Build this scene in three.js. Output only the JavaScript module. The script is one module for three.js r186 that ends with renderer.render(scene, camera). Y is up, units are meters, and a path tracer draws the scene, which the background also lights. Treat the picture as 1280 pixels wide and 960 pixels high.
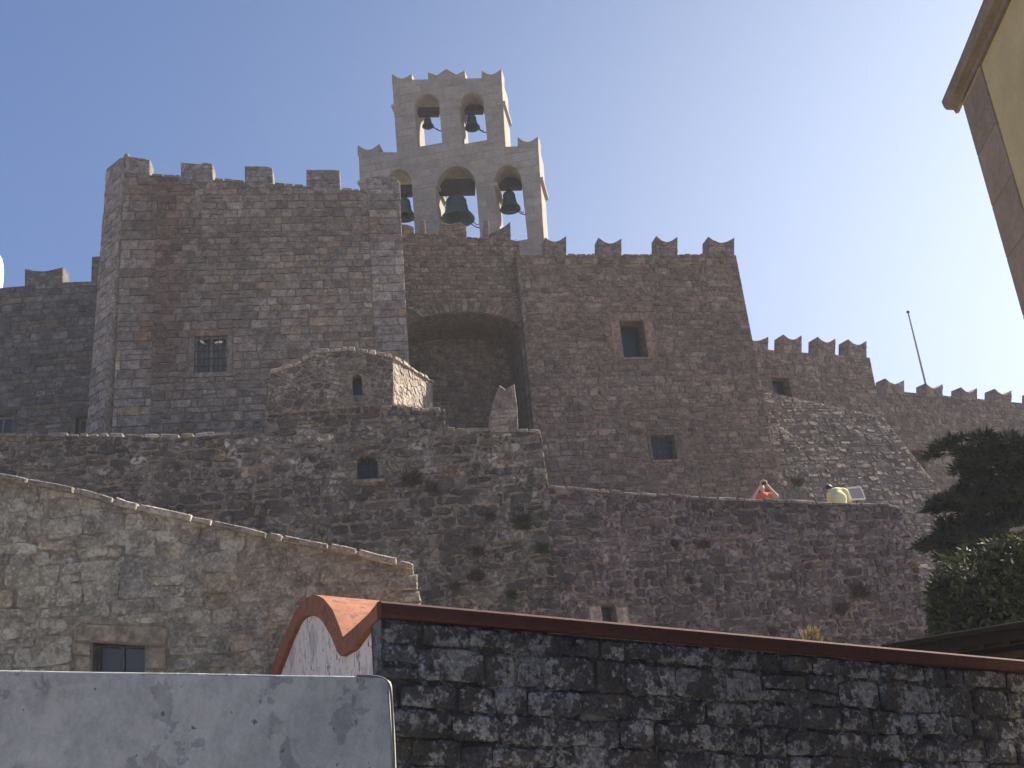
import * as THREE from 'three';
import { mergeGeometries } from 'three/addons/utils/BufferGeometryUtils.js';
import { MarchingCubes } from 'three/addons/objects/MarchingCubes.js';

// ------------------------------------------------------------ camera, sky, sun, exposure
const W0 = 1280, H0 = 960, FOC = 1230;                       // the photograph's pixels, focal length in pixels
const EYE = new THREE.Vector3(0, 1.65, 0);
const scene = new THREE.Scene();
const camera = new THREE.PerspectiveCamera(2 * Math.atan(H0 / 2 / FOC) * 180 / Math.PI, W0 / H0, 0.1, 4000);
const upC = new THREE.Vector3(-333, 3510, -FOC).normalize();  // zenith seen from the lens: tilted up, rolled
const fwC = new THREE.Vector3(0, 0, -1).addScaledVector(upC, -new THREE.Vector3(0, 0, -1).dot(upC)).normalize();
const riC = new THREE.Vector3().crossVectors(fwC, upC);
const axW = k => new THREE.Vector3(riC.getComponent(k), upC.getComponent(k), -fwC.getComponent(k));
camera.position.copy(EYE);
camera.quaternion.setFromRotationMatrix(new THREE.Matrix4().makeBasis(axW(0), axW(1), axW(2)));
camera.updateMatrixWorld(true);

const SKY = 0.39, SUN_AZ = 54 * Math.PI / 180, SUN_EL = 42 * Math.PI / 180;
const sunDir = new THREE.Vector3(Math.sin(SUN_AZ) * Math.cos(SUN_EL), Math.sin(SUN_EL), -Math.cos(SUN_AZ) * Math.cos(SUN_EL));
{
  const w = 1024, h = 512, d = new Float32Array(w * h * 4), v = new THREE.Vector3();
  for (let j = 0; j < h; j++) for (let i = 0; i < w; i++) {
    const el = ((j + 0.5) / h - 0.5) * Math.PI, az = ((i + 0.5) / w - 0.5) * 2 * Math.PI;
    v.set(Math.cos(az) * Math.cos(el), Math.sin(el), Math.sin(az) * Math.cos(el));
    const g = Math.acos(Math.min(1, Math.max(-1, v.dot(sunDir)))) * 180 / Math.PI;
    const lo = 1 - Math.max(0, v.y), bl = 0.55 + 0.5 * lo;                       // blue air, a little deeper overhead
    const wh = 1.12 * Math.exp(-Math.pow(g / 38, 2)) * (0.05 + 2.6 * Math.pow(lo, 1.8)) + 0.9 * Math.exp(-g / 7) + 0.12 * Math.pow(lo, 6);   // white glare round the sun and towards the horizon
    const o = (j * w + i) * 4;
    d[o] = SKY * (0.122 * bl + 0.98 * wh);
    d[o + 1] = SKY * (0.252 * bl + 1.0 * wh);
    d[o + 2] = SKY * (0.60 * bl + 0.98 * wh);
    d[o + 3] = 1;
  }
  const t = new THREE.DataTexture(d, w, h, THREE.RGBAFormat, THREE.FloatType);
  t.mapping = THREE.EquirectangularReflectionMapping; t.magFilter = t.minFilter = THREE.LinearFilter; t.needsUpdate = true;
  scene.background = t; scene.environment = t;
}
const sun = new THREE.DirectionalLight(new THREE.Color(1.0, 0.88, 0.74), 5.0);
sun.position.copy(sunDir).multiplyScalar(90).add(new THREE.Vector3(0, 5, -22)); sun.target.position.set(0, 5, -22);
sun.castShadow = true; sun.shadow.mapSize.set(4096, 4096); sun.shadow.radius = 1;
Object.assign(sun.shadow.camera, { left: -45, right: 45, top: 45, bottom: -45, near: 1, far: 220 });
scene.add(sun, sun.target);
const renderer = new THREE.WebGLRenderer({ antialias: true });
renderer.setSize(1024, 768); renderer.shadowMap.enabled = true;
renderer.toneMapping = THREE.LinearToneMapping; renderer.toneMappingExposure = 2.6;

// ------------------------------------------------------------ helpers
function rng(seed) { let a = seed >>> 0; return () => { a = (a + 0x6D2B79F5) >>> 0; let t = a; t = Math.imul(t ^ (t >>> 15), t | 1); t ^= t + Math.imul(t ^ (t >>> 7), t | 61); return ((t ^ (t >>> 14)) >>> 0) / 4294967296; }; }
const V3 = (x, y, z) => new THREE.Vector3(x, y, z);
const lerp = (a, b, t) => a + (b - a) * t, clamp = (x, a, b) => Math.min(b, Math.max(a, x));
const sst = (a, b, x) => { const t = clamp((x - a) / (b - a), 0, 1); return t * t * (3 - 2 * t); };
const R = d => d * Math.PI / 180;
const mC = camera.matrixWorld.clone(), mI = mC.clone().invert();
const ray = (px, py) => V3(px - W0 / 2, H0 / 2 - py, -FOC).transformDirection(mC);
const project = p => { const q = p.clone().applyMatrix4(mI); return [W0 / 2 + FOC * q.x / -q.z, H0 / 2 - FOC * q.y / -q.z, -q.z]; };
const atDepth = (px, py, depth) => { const r = ray(px, py); return EYE.clone().addScaledVector(r, depth / -r.z); };

function hash(x, y, s) { let h = Math.imul(x, 374761393) + Math.imul(y, 668265263) + Math.imul(s, 974634777); h = Math.imul(h ^ (h >>> 13), 1274126177); return ((h ^ (h >>> 16)) >>> 0) / 4294967296; }
function vnoise(x, y, per, s) { const xi = Math.floor(x), yi = Math.floor(y), fx = x - xi, fy = y - yi, m = k => ((k % per) + per) % per; const u = fx * fx * (3 - 2 * fx), v = fy * fy * (3 - 2 * fy); return lerp(lerp(hash(m(xi), m(yi), s), hash(m(xi + 1), m(yi), s), u), lerp(hash(m(xi), m(yi + 1), s), hash(m(xi + 1), m(yi + 1), s), u), v); }
function fbm(x, y, per, s, oct = 5, gain = 0.5) { let a = 1, f = 1, r = 0, n = 0; for (let k = 0; k < oct; k++) { r += a * vnoise(x * f, y * f, per * f, s + k * 17); n += a; a *= gain; f *= 2; } return r / n; }
const sm = (x, y, s) => fbm(x + 500, y + 500, 100000, s, 4);   // untiled noise for tints
function tex(size, metres, fn, srgb = true) {
  const d = new Uint8Array(size * size * 4);
  for (let j = 0; j < size; j++) for (let i = 0; i < size; i++) { const c = fn(i / size, j / size), o = (j * size + i) * 4; for (let k = 0; k < 3; k++) d[o + k] = clamp(Math.round(255 * (Array.isArray(c) ? c[k] : c)), 0, 255); d[o + 3] = 255; }
  const t = new THREE.DataTexture(d, size, size, THREE.RGBAFormat); t.wrapS = t.wrapT = THREE.RepeatWrapping; t.magFilter = THREE.LinearFilter; t.minFilter = THREE.LinearMipmapLinearFilter; t.generateMipmaps = true;
  t.repeat.set(1 / metres, 1 / metres); if (srgb) t.colorSpace = THREE.SRGBColorSpace; t.needsUpdate = true; return t;
}
const mix3 = (a, b, t) => [lerp(a[0], b[0], t), lerp(a[1], b[1], t), lerp(a[2], b[2], t)];
// relief and grain
const bumpRough = tex(512, 1.4, (x, y) => 0.55 * fbm(x * 10, y * 10, 10, 3, 6, 0.6) + 0.45 * fbm(x * 44, y * 44, 44, 9, 3, 0.6), false);
const bumpFine = tex(512, 0.9, (x, y) => fbm(x * 16, y * 16, 16, 31, 6, 0.62), false);
const grainMap = tex(512, 1.7, (x, y) => { const n = fbm(x * 9, y * 9, 9, 5, 6, 0.62), s = fbm(x * 60, y * 60, 60, 8, 2); let v = 0.62 + 0.62 * (n - 0.5) + 0.34 * (s - 0.5) + 0.2; if (fbm(x * 26, y * 26, 26, 77, 3) > 0.68) v *= 1.22; return [v, v * 0.985, v * 0.96]; });
const mortarMap = tex(512, 1.3, (x, y) => { const n = fbm(x * 14, y * 14, 14, 45, 6, 0.65); const v = 0.42 + 0.75 * n; return [v, v * 0.97, v * 0.93]; });
// pale lichen growing in crusts on dark stone
const lichenMap = tex(1024, 2.1, (x, y) => {
  const a = fbm(x * 8, y * 8, 8, 12, 3), b = fbm(x * 30, y * 30, 30, 21, 5, 0.72), c = fbm(x * 110, y * 110, 110, 4, 2);
  const d = 0.29 + 0.22 * (fbm(x * 22, y * 22, 22, 66, 5, 0.65) - 0.5) + 0.14 * (c - 0.5);
  const l = sst(0.47, 0.58, b * 0.6 + a * 0.4 + 0.10 * (c - 0.5));
  const pale = 0.53 + 0.30 * (c - 0.5) + 0.34 * (fbm(x * 46, y * 46, 46, 91, 4, 0.6) - 0.5);
  const base = mix3([d * 0.98, d * 1.0, d * 1.06], [d * 1.03, d * 1.01, d * 0.96], sst(0.52, 0.66, fbm(x * 12, y * 12, 12, 40, 3)));
  return mix3(base, [pale * 0.97, pale * 0.985, pale], l);
});
const paleLichenMap = tex(512, 2.2, (x, y) => { const a = fbm(x * 6, y * 6, 6, 13, 3), b = fbm(x * 28, y * 28, 28, 22, 4, 0.65), c = fbm(x * 70, y * 70, 70, 4, 2); const v = 0.56 + 0.5 * (fbm(x * 14, y * 14, 14, 6, 5, 0.6) - 0.5) + 0.2 * (c - 0.5); const l = sst(0.55, 0.6, b * 0.6 + a * 0.4); return mix3([v, v * 0.97, v * 0.94], [0.95, 0.95, 0.93], l * 0.75); });
// old limewash: rubbed patches and small chips showing grey render
const plasterMap = tex(1024, 2.4, (x, y) => {
  const wx = x + 0.04 * (fbm(x * 9, y * 9, 9, 301, 3) - 0.5), wy = y + 0.04 * (fbm(x * 9, y * 9, 9, 311, 3) - 0.5);
  const a = fbm(wx * 16, wy * 13, 16, 55, 6, 0.62), b = fbm(wx * 52, wy * 36, 52, 57, 4, 0.6), c = fbm(x * 150, y * 150, 150, 58, 2), big = fbm(x * 4, y * 4, 4, 59, 4);
  const v = 1 + 0.20 * (big - 0.5) + 0.10 * (c - 0.5) + 0.16 * (b - 0.5) + 0.14 * (fbm(x * 26, y * 20, 26, 97, 4) - 0.5); let col = [0.86 * v, 0.865 * v, 0.86 * v];
  const chip = sst(0.595, 0.61, a) * sst(0.34, 0.48, fbm(x * 7, y * 7, 7, 155, 3)); col = mix3(col, [0.70 * v, 0.70 * v, 0.71 * v], chip * 0.75);
  col = mix3(col, [0.93, 0.92, 0.90], sst(0.63, 0.65, fbm(wx * 22, wy * 16, 22, 177, 5, 0.6)) * 0.5);
  return mix3(col, [0.46, 0.45, 0.44], sst(0.725, 0.74, b * 0.7 + a * 0.3) * 0.75);
});
const ashlarMap = tex(512, 2.3, (x, y) => { const v = 0.90 + 0.18 * (fbm(x * 6, y * 6, 6, 405, 5, 0.55) - 0.5) + 0.14 * (fbm(x * 50, y * 50, 50, 408, 2) - 0.5); return [v, v * 0.99, v * 0.975]; });
const gableMap = tex(512, 1.1, (x, y) => { const st = fbm(x * 34, y * 6, 34, 201, 4, 0.6), c = fbm(x * 70, y * 30, 70, 205, 3), big = fbm(x * 5, y * 4, 5, 207, 3); let col = mix3([0.95, 0.92, 0.89], [0.80, 0.78, 0.76], sst(0.42, 0.6, big)); return mix3(col, [0.40, 0.38, 0.38], sst(0.60, 0.66, st * 0.6 + c * 0.4) * 0.8); });
const paintMap = tex(512, 1.3, (x, y) => { const a = fbm(x * 8, y * 8, 8, 83, 5, 0.6), c = fbm(x * 60, y * 60, 60, 85, 2); const v = 0.74 + 0.34 * (a - 0.5) + 0.16 * (c - 0.5); return mix3([v, v, v], [0.5, 0.52, 0.56], sst(0.66, 0.72, a) * 0.7); });
const woodMap = tex(256, 0.6, (x, y) => { const v = 0.6 + 0.5 * (fbm(x * 30, y * 3, 30, 14, 4) - 0.5); return [v, v * 0.96, v * 0.9]; });

const M = {};
const std = (o) => new THREE.MeshStandardMaterial({ roughness: 0.95, metalness: 0, ...o });
const rgb = (r, g, b) => new THREE.Color().setRGB(r, g, b);
M.stone = std({ vertexColors: true, map: grainMap, bumpMap: bumpRough, bumpScale: 0.03 });
M.lichenStone = std({ vertexColors: true, map: paleLichenMap, bumpMap: bumpRough, bumpScale: 0.03 });
M.darkLichen = std({ vertexColors: true, map: lichenMap, bumpMap: bumpRough, bumpScale: 0.035 });
M.mortar = (r, g, b) => std({ color: rgb(r * 1.04, g * 0.985, b * 0.9), map: mortarMap, bumpMap: bumpRough, bumpScale: 0.03 });
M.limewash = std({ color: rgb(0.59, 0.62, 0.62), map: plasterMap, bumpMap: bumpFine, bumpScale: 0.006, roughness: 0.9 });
M.gable = std({ color: rgb(0.86, 0.83, 0.81), map: gableMap, bumpMap: bumpFine, bumpScale: 0.01 });
M.orange = std({ color: rgb(0.50, 0.195, 0.105), map: paintMap, bumpMap: bumpFine, bumpScale: 0.004, roughness: 0.85 });
M.shadedCoping = std({ color: rgb(0.13, 0.042, 0.032), map: paintMap, bumpMap: bumpFine, bumpScale: 0.006, roughness: 0.85 });  // the roof's orange paint with the coping's shade mixed into the colour
M.stucco = std({ color: rgb(0.72, 0.62, 0.34), map: tex(512, 2.0, (x, y) => { const v = 0.88 + 0.16 * (fbm(x * 5, y * 5, 5, 61, 5) - 0.5) + 0.06 * (fbm(x * 80, y * 80, 80, 62, 2) - 0.5); return v; }), bumpMap: bumpFine, bumpScale: 0.004 });
M.bellWall = std({ vertexColors: true, map: ashlarMap, bumpMap: bumpFine, bumpScale: 0.012 });
M.bronze = new THREE.MeshStandardMaterial({ color: rgb(0.06, 0.095, 0.083), roughness: 0.6, metalness: 0.35, bumpMap: bumpFine, bumpScale: 0.004 });
M.iron = std({ color: rgb(0.035, 0.033, 0.032), roughness: 0.7, metalness: 0.4 });
M.wood = std({ color: rgb(0.10, 0.07, 0.05), map: woodMap });
M.greyWood = std({ color: rgb(0.52, 0.54, 0.55), map: woodMap });
M.blueWood = std({ color: rgb(0.24, 0.29, 0.33), map: woodMap, roughness: 0.75 });
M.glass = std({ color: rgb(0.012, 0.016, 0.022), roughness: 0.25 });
M.white = std({ color: rgb(0.80, 0.80, 0.78), bumpMap: bumpFine, bumpScale: 0.004 });
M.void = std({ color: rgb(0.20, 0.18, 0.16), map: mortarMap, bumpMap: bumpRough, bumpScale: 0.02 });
M.darkRoof = std({ color: rgb(0.016, 0.013, 0.012), map: woodMap });

// things and parts: geometry is made in world metres, then moved to the thing's base
const used = {}, baseOf = new WeakMap();
const numbered = n => { used[n] = (used[n] ?? -1) + 1; return used[n] ? `${n}_${String(used[n]).padStart(3, '0')}` : n; };
function thing(name, label, category, base, group) {
  const o = new THREE.Group(); o.name = numbered(name); o.position.copy(base); o.userData = { label, category };
  if (group) o.userData.group = group; baseOf.set(o, base.clone()); scene.add(o); return o;
}
function part(name, geo, mat, parent) {
  const b = baseOf.get(parent); const m = new THREE.Mesh(geo.translate(-b.x, -b.y, -b.z), mat);
  m.name = name; m.castShadow = m.receiveShadow = true; baseOf.set(m, b); parent.add(m); return m;
}
function structure(name, geo, mat) { const m = new THREE.Mesh(geo, mat); m.name = name; m.userData.kind = 'structure'; m.castShadow = m.receiveShadow = true; scene.add(m); return m; }
function flat(geo, col = [1, 1, 1]) {                       // non-indexed, with uv and colour, so that anything merges
  const g = geo.index ? geo.toNonIndexed() : geo; const n = g.attributes.position.count;
  if (!g.attributes.uv) g.setAttribute('uv', new THREE.BufferAttribute(new Float32Array(n * 2), 2));
  const c = new Float32Array(n * 3); for (let i = 0; i < n; i++) c.set(col, i * 3);
  g.setAttribute('color', new THREE.BufferAttribute(c, 3));
  for (const k of Object.keys(g.attributes)) if (!['position', 'normal', 'uv', 'color'].includes(k)) g.deleteAttribute(k);
  return g;
}
// wall planes: u along the wall (to the right), v up its face, n out of it; yaw > 0 recedes to the right
class Plane {
  constructor(O, yaw, batter = 0) {
    const y = R(yaw), b = R(batter); this.O = O; this.U = V3(Math.cos(y), 0, -Math.sin(y)); this.H = V3(Math.sin(y), 0, Math.cos(y));
    this.V = V3(0, Math.cos(b), 0).addScaledVector(this.H, -Math.sin(b)); this.N = this.H.clone().multiplyScalar(Math.cos(b)).add(V3(0, Math.sin(b), 0));
  }
  uv(px, py) { const r = ray(px, py), t = this.O.clone().sub(EYE).dot(this.N) / r.dot(this.N), p = EYE.clone().addScaledVector(r, t).sub(this.O); return [p.dot(this.U), p.dot(this.V)]; }
  pts(a) { return a.map(([x, y]) => this.uv(x, y)); }
  at(u, v, n = 0) { return this.O.clone().addScaledVector(this.U, u).addScaledVector(this.V, v).addScaledVector(this.N, n); }
  get mat() { return new THREE.Matrix4().makeBasis(this.U, this.V, this.N).setPosition(this.O); }
  ground(y = 0) { return (y - this.O.y) / this.V.y; }
  shift(n, dv = 0) { const p = Object.create(Plane.prototype); Object.assign(p, this); p.O = this.at(0, dv, n); return p; }
}
const planeAt = (px, py, depth, yaw, batter) => new Plane(atDepth(px, py, depth), yaw, batter);
function extrude(pl, outline, holes, depth, n0 = 0, bevel = 0) {
  const s = new THREE.Shape(outline.map(p => new THREE.Vector2(...p)));
  for (const h of holes || []) s.holes.push(new THREE.Path(h.map(p => new THREE.Vector2(...p))));
  const g = new THREE.ExtrudeGeometry(s, { depth: depth - 2 * bevel, bevelEnabled: bevel > 0, bevelThickness: bevel, bevelSize: bevel, bevelOffset: -bevel, bevelSegments: 1, steps: 1 });
  g.translate(0, 0, -depth + bevel + n0); return flat(g.applyMatrix4(pl.mat));
}
function box(pl, u0, u1, v0, v1, n0, n1, bev = 0.008, jit = 0, rnd) {
  const j = () => jit ? (rnd() - 0.5) * 2 * jit : 0;
  return extrude(pl, [[u0 + j(), v0 + j()], [u1 + j(), v0 + j()], [u1 + j(), v1 + j()], [u0 + j(), v1 + j()]], null, n1 - n0, n1, bev);
}
// polygons
const area = p => { let a = 0; for (let i = 0; i < p.length; i++) { const q = p[(i + 1) % p.length]; a += p[i][0] * q[1] - q[0] * p[i][1]; } return a / 2; };
const ccw = p => area(p) < 0 ? p.slice().reverse() : p;
function cut(poly, ax, ay, bx, by, off = 0) {               // keep what lies left of a->b, moved in by off
  const dx = bx - ax, dy = by - ay, l = Math.hypot(dx, dy) || 1, nx = -dy / l, ny = dx / l, s = p => (p[0] - ax) * nx + (p[1] - ay) * ny - off, out = [];
  for (let i = 0; i < poly.length; i++) { const a = poly[i], b = poly[(i + 1) % poly.length], sa = s(a), sb = s(b); if (sa >= 0) out.push(a); if ((sa >= 0) !== (sb >= 0)) { const t = sa / (sa - sb); out.push([lerp(a[0], b[0], t), lerp(a[1], b[1], t)]); } }
  return out;
}
const centre = p => { let x = 0, y = 0; for (const q of p) { x += q[0]; y += q[1]; } return [x / p.length, y / p.length]; };
function clean(p, eps) { const o = []; for (const q of p) if (!o.length || Math.hypot(q[0] - o[o.length - 1][0], q[1] - o[o.length - 1][1]) > eps) o.push(q); while (o.length > 2 && Math.hypot(o[0][0] - o[o.length - 1][0], o[0][1] - o[o.length - 1][1]) <= eps) o.pop(); return o; }
const inside = (pt, poly) => { let c = false; for (let i = 0, j = poly.length - 1; i < poly.length; j = i++) { const a = poly[i], b = poly[j]; if ((a[1] > pt[1]) !== (b[1] > pt[1]) && pt[0] < (b[0] - a[0]) * (pt[1] - a[1]) / (b[1] - a[1]) + a[0]) c = !c; } return c; };
const bbox = p => p.reduce((b, q) => [Math.min(b[0], q[0]), Math.min(b[1], q[1]), Math.max(b[2], q[0]), Math.max(b[3], q[1])], [1e9, 1e9, -1e9, -1e9]);
function rubbleCells(bb, sx, sy, jit, rnd, drop = 0.1) {
  const nx = Math.ceil((bb[2] - bb[0]) / sx) + 4, ny = Math.ceil((bb[3] - bb[1]) / sy) + 4, pts = new Map(), key = (i, j) => i * 4096 + j;
  for (let j = 0; j < ny; j++) for (let i = 0; i < nx; i++) { const a = rnd(), b = rnd(), c = rnd(); if (c > drop) pts.set(key(i, j), [i - 2 + 0.5 * (j % 2) + (a - 0.5) * jit * 1.25, j - 2 + (b - 0.5) * jit]); }
  const out = [];
  for (let j = 1; j < ny - 1; j++) for (let i = 1; i < nx - 1; i++) {
    const p = pts.get(key(i, j)); if (!p) continue;
    let poly = [[p[0] - 1.5, p[1] - 1.3], [p[0] + 1.5, p[1] - 1.3], [p[0] + 1.5, p[1] + 1.3], [p[0] - 1.5, p[1] + 1.3]];
    for (let b = -2; b <= 2; b++) for (let a = -2; a <= 2; a++) { if (!a && !b) continue; const q = pts.get(key(i + a, j + b)); if (!q) continue; const mx = (p[0] + q[0]) / 2, my = (p[1] + q[1]) / 2, dx = q[0] - p[0], dy = q[1] - p[1]; poly = cut(poly, mx, my, mx - dy, my + dx); if (poly.length < 3) break; }
    if (poly.length > 2) out.push(poly.map(q => [bb[0] + q[0] * sx, bb[1] + q[1] * sy]));
  }
  return out;
}
function courseCells(bb, hs, ws, jit, rnd) {
  const out = []; let v = bb[1];
  while (v < bb[3]) { const h = lerp(hs[0], hs[1], rnd()); let u = bb[0] - rnd() * ws[1]; while (u < bb[2]) { const w = lerp(ws[0], ws[1], Math.pow(rnd(), 1.4)); const j = () => (rnd() - 0.5) * 2 * jit; if (h > hs[0] * 1.35 && rnd() < 0.16) { const k = h * lerp(0.4, 0.6, rnd()); out.push([[u + j(), v + j()], [u + w + j(), v + j()], [u + w + j(), v + k + j()], [u + j(), v + k + j()]], [[u + j(), v + k + j()], [u + w + j(), v + k + j()], [u + w + j(), v + h + j()], [u + j(), v + h + j()]]); } else out.push([[u + j(), v + j()], [u + w + j(), v + j()], [u + w + j(), v + h + j()], [u + j(), v + h + j()]]); u += w; } v += h; }
  return out;
}
function insetPoly(p, g) { let q = p; for (let i = 0; i < p.length; i++) { const a = p[i], b = p[(i + 1) % p.length]; q = cut(q, a[0], a[1], b[0], b[1], g); if (q.length < 3) return []; } return q; }
function roundPoly(p, f, rnd) { const o = []; for (let i = 0; i < p.length; i++) { const a = p[(i + p.length - 1) % p.length], b = p[i], c = p[(i + 1) % p.length], k = f * (0.6 + 0.8 * rnd()); o.push([lerp(b[0], a[0], k), lerp(b[1], a[1], k)], [lerp(b[0], c[0], k), lerp(b[1], c[1], k)]); } return o; }
function stoneGeo(pl, poly, h, bev, col, rnd, fine) {
  if (fine) { const o = []; for (let i = 0; i < poly.length; i++) { const a = poly[i], b = poly[(i + 1) % poly.length], n = Math.max(1, Math.round(Math.hypot(b[0] - a[0], b[1] - a[1]) / fine)); for (let k = 0; k < n; k++) { const t = k / n, w = k ? fine * 0.16 : fine * 0.08; o.push([lerp(a[0], b[0], t) + (rnd() - 0.5) * w, lerp(a[1], b[1], t) + (rnd() - 0.5) * w]); } } poly = o; }
  const c = centre(poly), n = poly.length, tu = (rnd() - 0.5) * 0.12, tv = (rnd() - 0.5) * 0.12;
  const hz = (q, e) => h + clamp(tu * (q[0] - c[0]) + tv * (q[1] - c[1]), -h * 0.35, h * 0.35) + (rnd() - 0.5) * e;
  const sh = (s) => poly.map(q => [c[0] + (q[0] - c[0]) * s, c[1] + (q[1] - c[1]) * s]);
  const rad = Math.sqrt(Math.abs(area(poly)) / Math.PI) || 0.05, k1 = clamp(1 - bev / rad, 0.5, 0.95);
  const r0 = poly.map(q => pl.at(q[0], q[1], -0.03)), r1 = poly.map(q => pl.at(q[0], q[1], Math.max(0.003, h - bev))), s2 = sh(k1), r2 = s2.map(q => pl.at(q[0], q[1], hz(q, h * 0.18)));
  const P = [], UV = [], tri = (a, b, d, ua, ub, ud) => { P.push(a.x, a.y, a.z, b.x, b.y, b.z, d.x, d.y, d.z); UV.push(...ua, ...ub, ...ud); };
  const ring = (A, B, a, b) => { for (let i = 0; i < n; i++) { const j = (i + 1) % n; tri(A[i], A[j], B[j], a[i], a[j], b[j]); tri(A[i], B[j], B[i], a[i], b[j], b[i]); } };
  ring(r0, r1, poly, poly); ring(r1, r2, poly, s2);
  let L = r2, Ls = s2;
  if (fine) { const s3 = sh(k1 * 0.55), r3 = s3.map(q => pl.at(q[0], q[1], hz(q, h * 0.25) + h * 0.12)); ring(r2, r3, s2, s3); L = r3; Ls = s3; }
  const cc = pl.at(c[0], c[1], h + (rnd() - 0.3) * h * 0.2);
  for (let i = 0; i < n; i++) { const j = (i + 1) % n; tri(L[i], L[j], cc, Ls[i], Ls[j], c); }
  const g = new THREE.BufferGeometry(); g.setAttribute('position', new THREE.BufferAttribute(new Float32Array(P), 3)); g.setAttribute('uv', new THREE.BufferAttribute(new Float32Array(UV), 2));
  g.computeVertexNormals(); return flat(g, col);
}
// stones over an outline (u, v) with openings left free; returns [{geo, size}]
function layStones(pl, outline, o) {
  const rnd = rng(o.seed), bb = bbox(outline), out = ccw(outline), holes = (o.holes || []).map(ccw);
  const cells = o.course ? courseCells(bb, o.course, o.width, o.jit ?? 0.01, rnd) : rubbleCells(bb, o.sx, o.sy, o.jit ?? 0.8, rnd, o.drop ?? 0.1);
  const res = [];
  for (const cell of cells) {
    const cc = ccw(cell); let p = out;
    for (let i = 0; i < cc.length && p.length > 2; i++) { const a = cc[i], b = cc[(i + 1) % cc.length]; p = cut(p, a[0], a[1], b[0], b[1]); }
    if (p.length < 3) continue;
    let c = centre(p), bad = false;
    for (const h of holes) {
      const hb = bbox(h), pb = bbox(p); if (pb[0] > hb[2] || pb[2] < hb[0] || pb[1] > hb[3] || pb[3] < hb[1]) continue;
      let best = null, ba = -1; for (let i = 0; i < h.length; i++) { const a = h[i], b = h[(i + 1) % h.length], q = cut(p, b[0], b[1], a[0], a[1]); const ar = q.length > 2 ? Math.abs(area(q)) : 0; if (ar > ba) { ba = ar; best = q; } }
      if (ba < 0.2 * Math.abs(area(p)) || inside(c, h) && ba < 0.45 * Math.abs(area(p))) { bad = true; break; } p = best; c = centre(p);
    }
    if (bad) continue;
    p = clean(insetPoly(clean(p, 0.004), (o.gap ?? 0.02) * (0.4 + 0.6 * rnd())), o.eps ?? 0.02); if (p.length < 3 || Math.abs(area(p)) < (o.min ?? 0.003)) continue;
    if (o.round) p = roundPoly(p, o.round, rnd);
    c = centre(p);
    const h = lerp(o.h[0], o.h[1], rnd()), col = o.color(c[0], c[1], rnd), w = pl.at(c[0], c[1]), q = project(w);
    const inF = q[0] > -10 && q[0] < W0 + 10 && q[1] > -10 && q[1] < H0 + 10 && (!o.seen || o.seen(q[0], q[1]));
    res.push({ geo: stoneGeo(pl, p, h, o.bev ?? 0.015, col, rnd, o.fine), size: inF ? Math.sqrt(Math.abs(area(p))) * FOC / q[2] : 0 });
  }
  return res;
}
function addStones(parent, list, mat, name = 'stone', max = 300) {
  list.sort((a, b) => b.size - a.size); const rest = [];
  list.forEach((s, i) => { if (i < max && s.size > 6) part(name, s.geo, mat, parent); else rest.push(s.geo); });
  if (rest.length) { const m = part(`small_${name}s`, mergeGeometries(rest), mat, parent); m.userData.kind = 'stuff'; }
}
// a row of rough stones bedded along a top edge (u, v), as deep as the wall
function capStones(pl, line, o) {
  const rnd = rng(o.seed), res = [];
  for (let i = 0; i + 1 < line.length; i++) {
    const a = line[i], b = line[i + 1], L = Math.hypot(b[0] - a[0], b[1] - a[1]); let t = 0;
    const du = (b[0] - a[0]) / L, dv = (b[1] - a[1]) / L;
    while (t < L - 0.03) {
      const w = Math.min(L - t, lerp(o.w[0], o.w[1], rnd())), h = lerp(o.hh[0], o.hh[1], rnd()), g = 0.006 + rnd() * 0.012;
      const P = (s, k) => [a[0] + du * s - dv * k, a[1] + dv * s + du * k];
      const q = [P(t + g, -0.03), P(t + w - g, -0.03), P(t + w - g - rnd() * 0.03, h * (0.8 + 0.4 * rnd())), P(t + w * (0.3 + 0.4 * rnd()), h * (0.9 + 0.35 * rnd())), P(t + g + rnd() * 0.03, h * (0.8 + 0.4 * rnd()))];
      const c = o.color(q[0][0], q[0][1], rnd), ge = flat(extrude(pl, q, null, o.depth, (o.n ?? 0.05) + (rnd() - 0.5) * 0.03, Math.min(0.014, w / 5)), c);
      const pr = project(pl.at(q[0][0], q[0][1])); res.push({ geo: ge, size: pr[0] > 0 && pr[0] < W0 && pr[1] > 0 && pr[1] < H0 ? Math.sqrt(w * h) * FOC / pr[2] : 0 });
      t += w;
    }
  }
  return res;
}
// a colour picker: palette entries [r, g, b, weight], tone jitter, optional stain(u, v) multiplier
const picker = (pal, j, stain) => { const tot = pal.reduce((s, p) => s + p[3], 0); return (u, v, rnd) => { let k = rnd() * tot, c = pal[0]; for (const p of pal) { c = p; if ((k -= p[3]) < 0) break; } const t = 1 + (rnd() - 0.5) * 2 * j; const s = stain ? stain(u, v, rnd) : [1, 1, 1]; return [clamp(c[0] * t * s[0], 0.01, 0.95), clamp(c[1] * t * s[1], 0.01, 0.95), clamp(c[2] * t * s[2], 0.01, 0.95)]; }; };
const lvl = (y) => [y, y, y];
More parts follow.
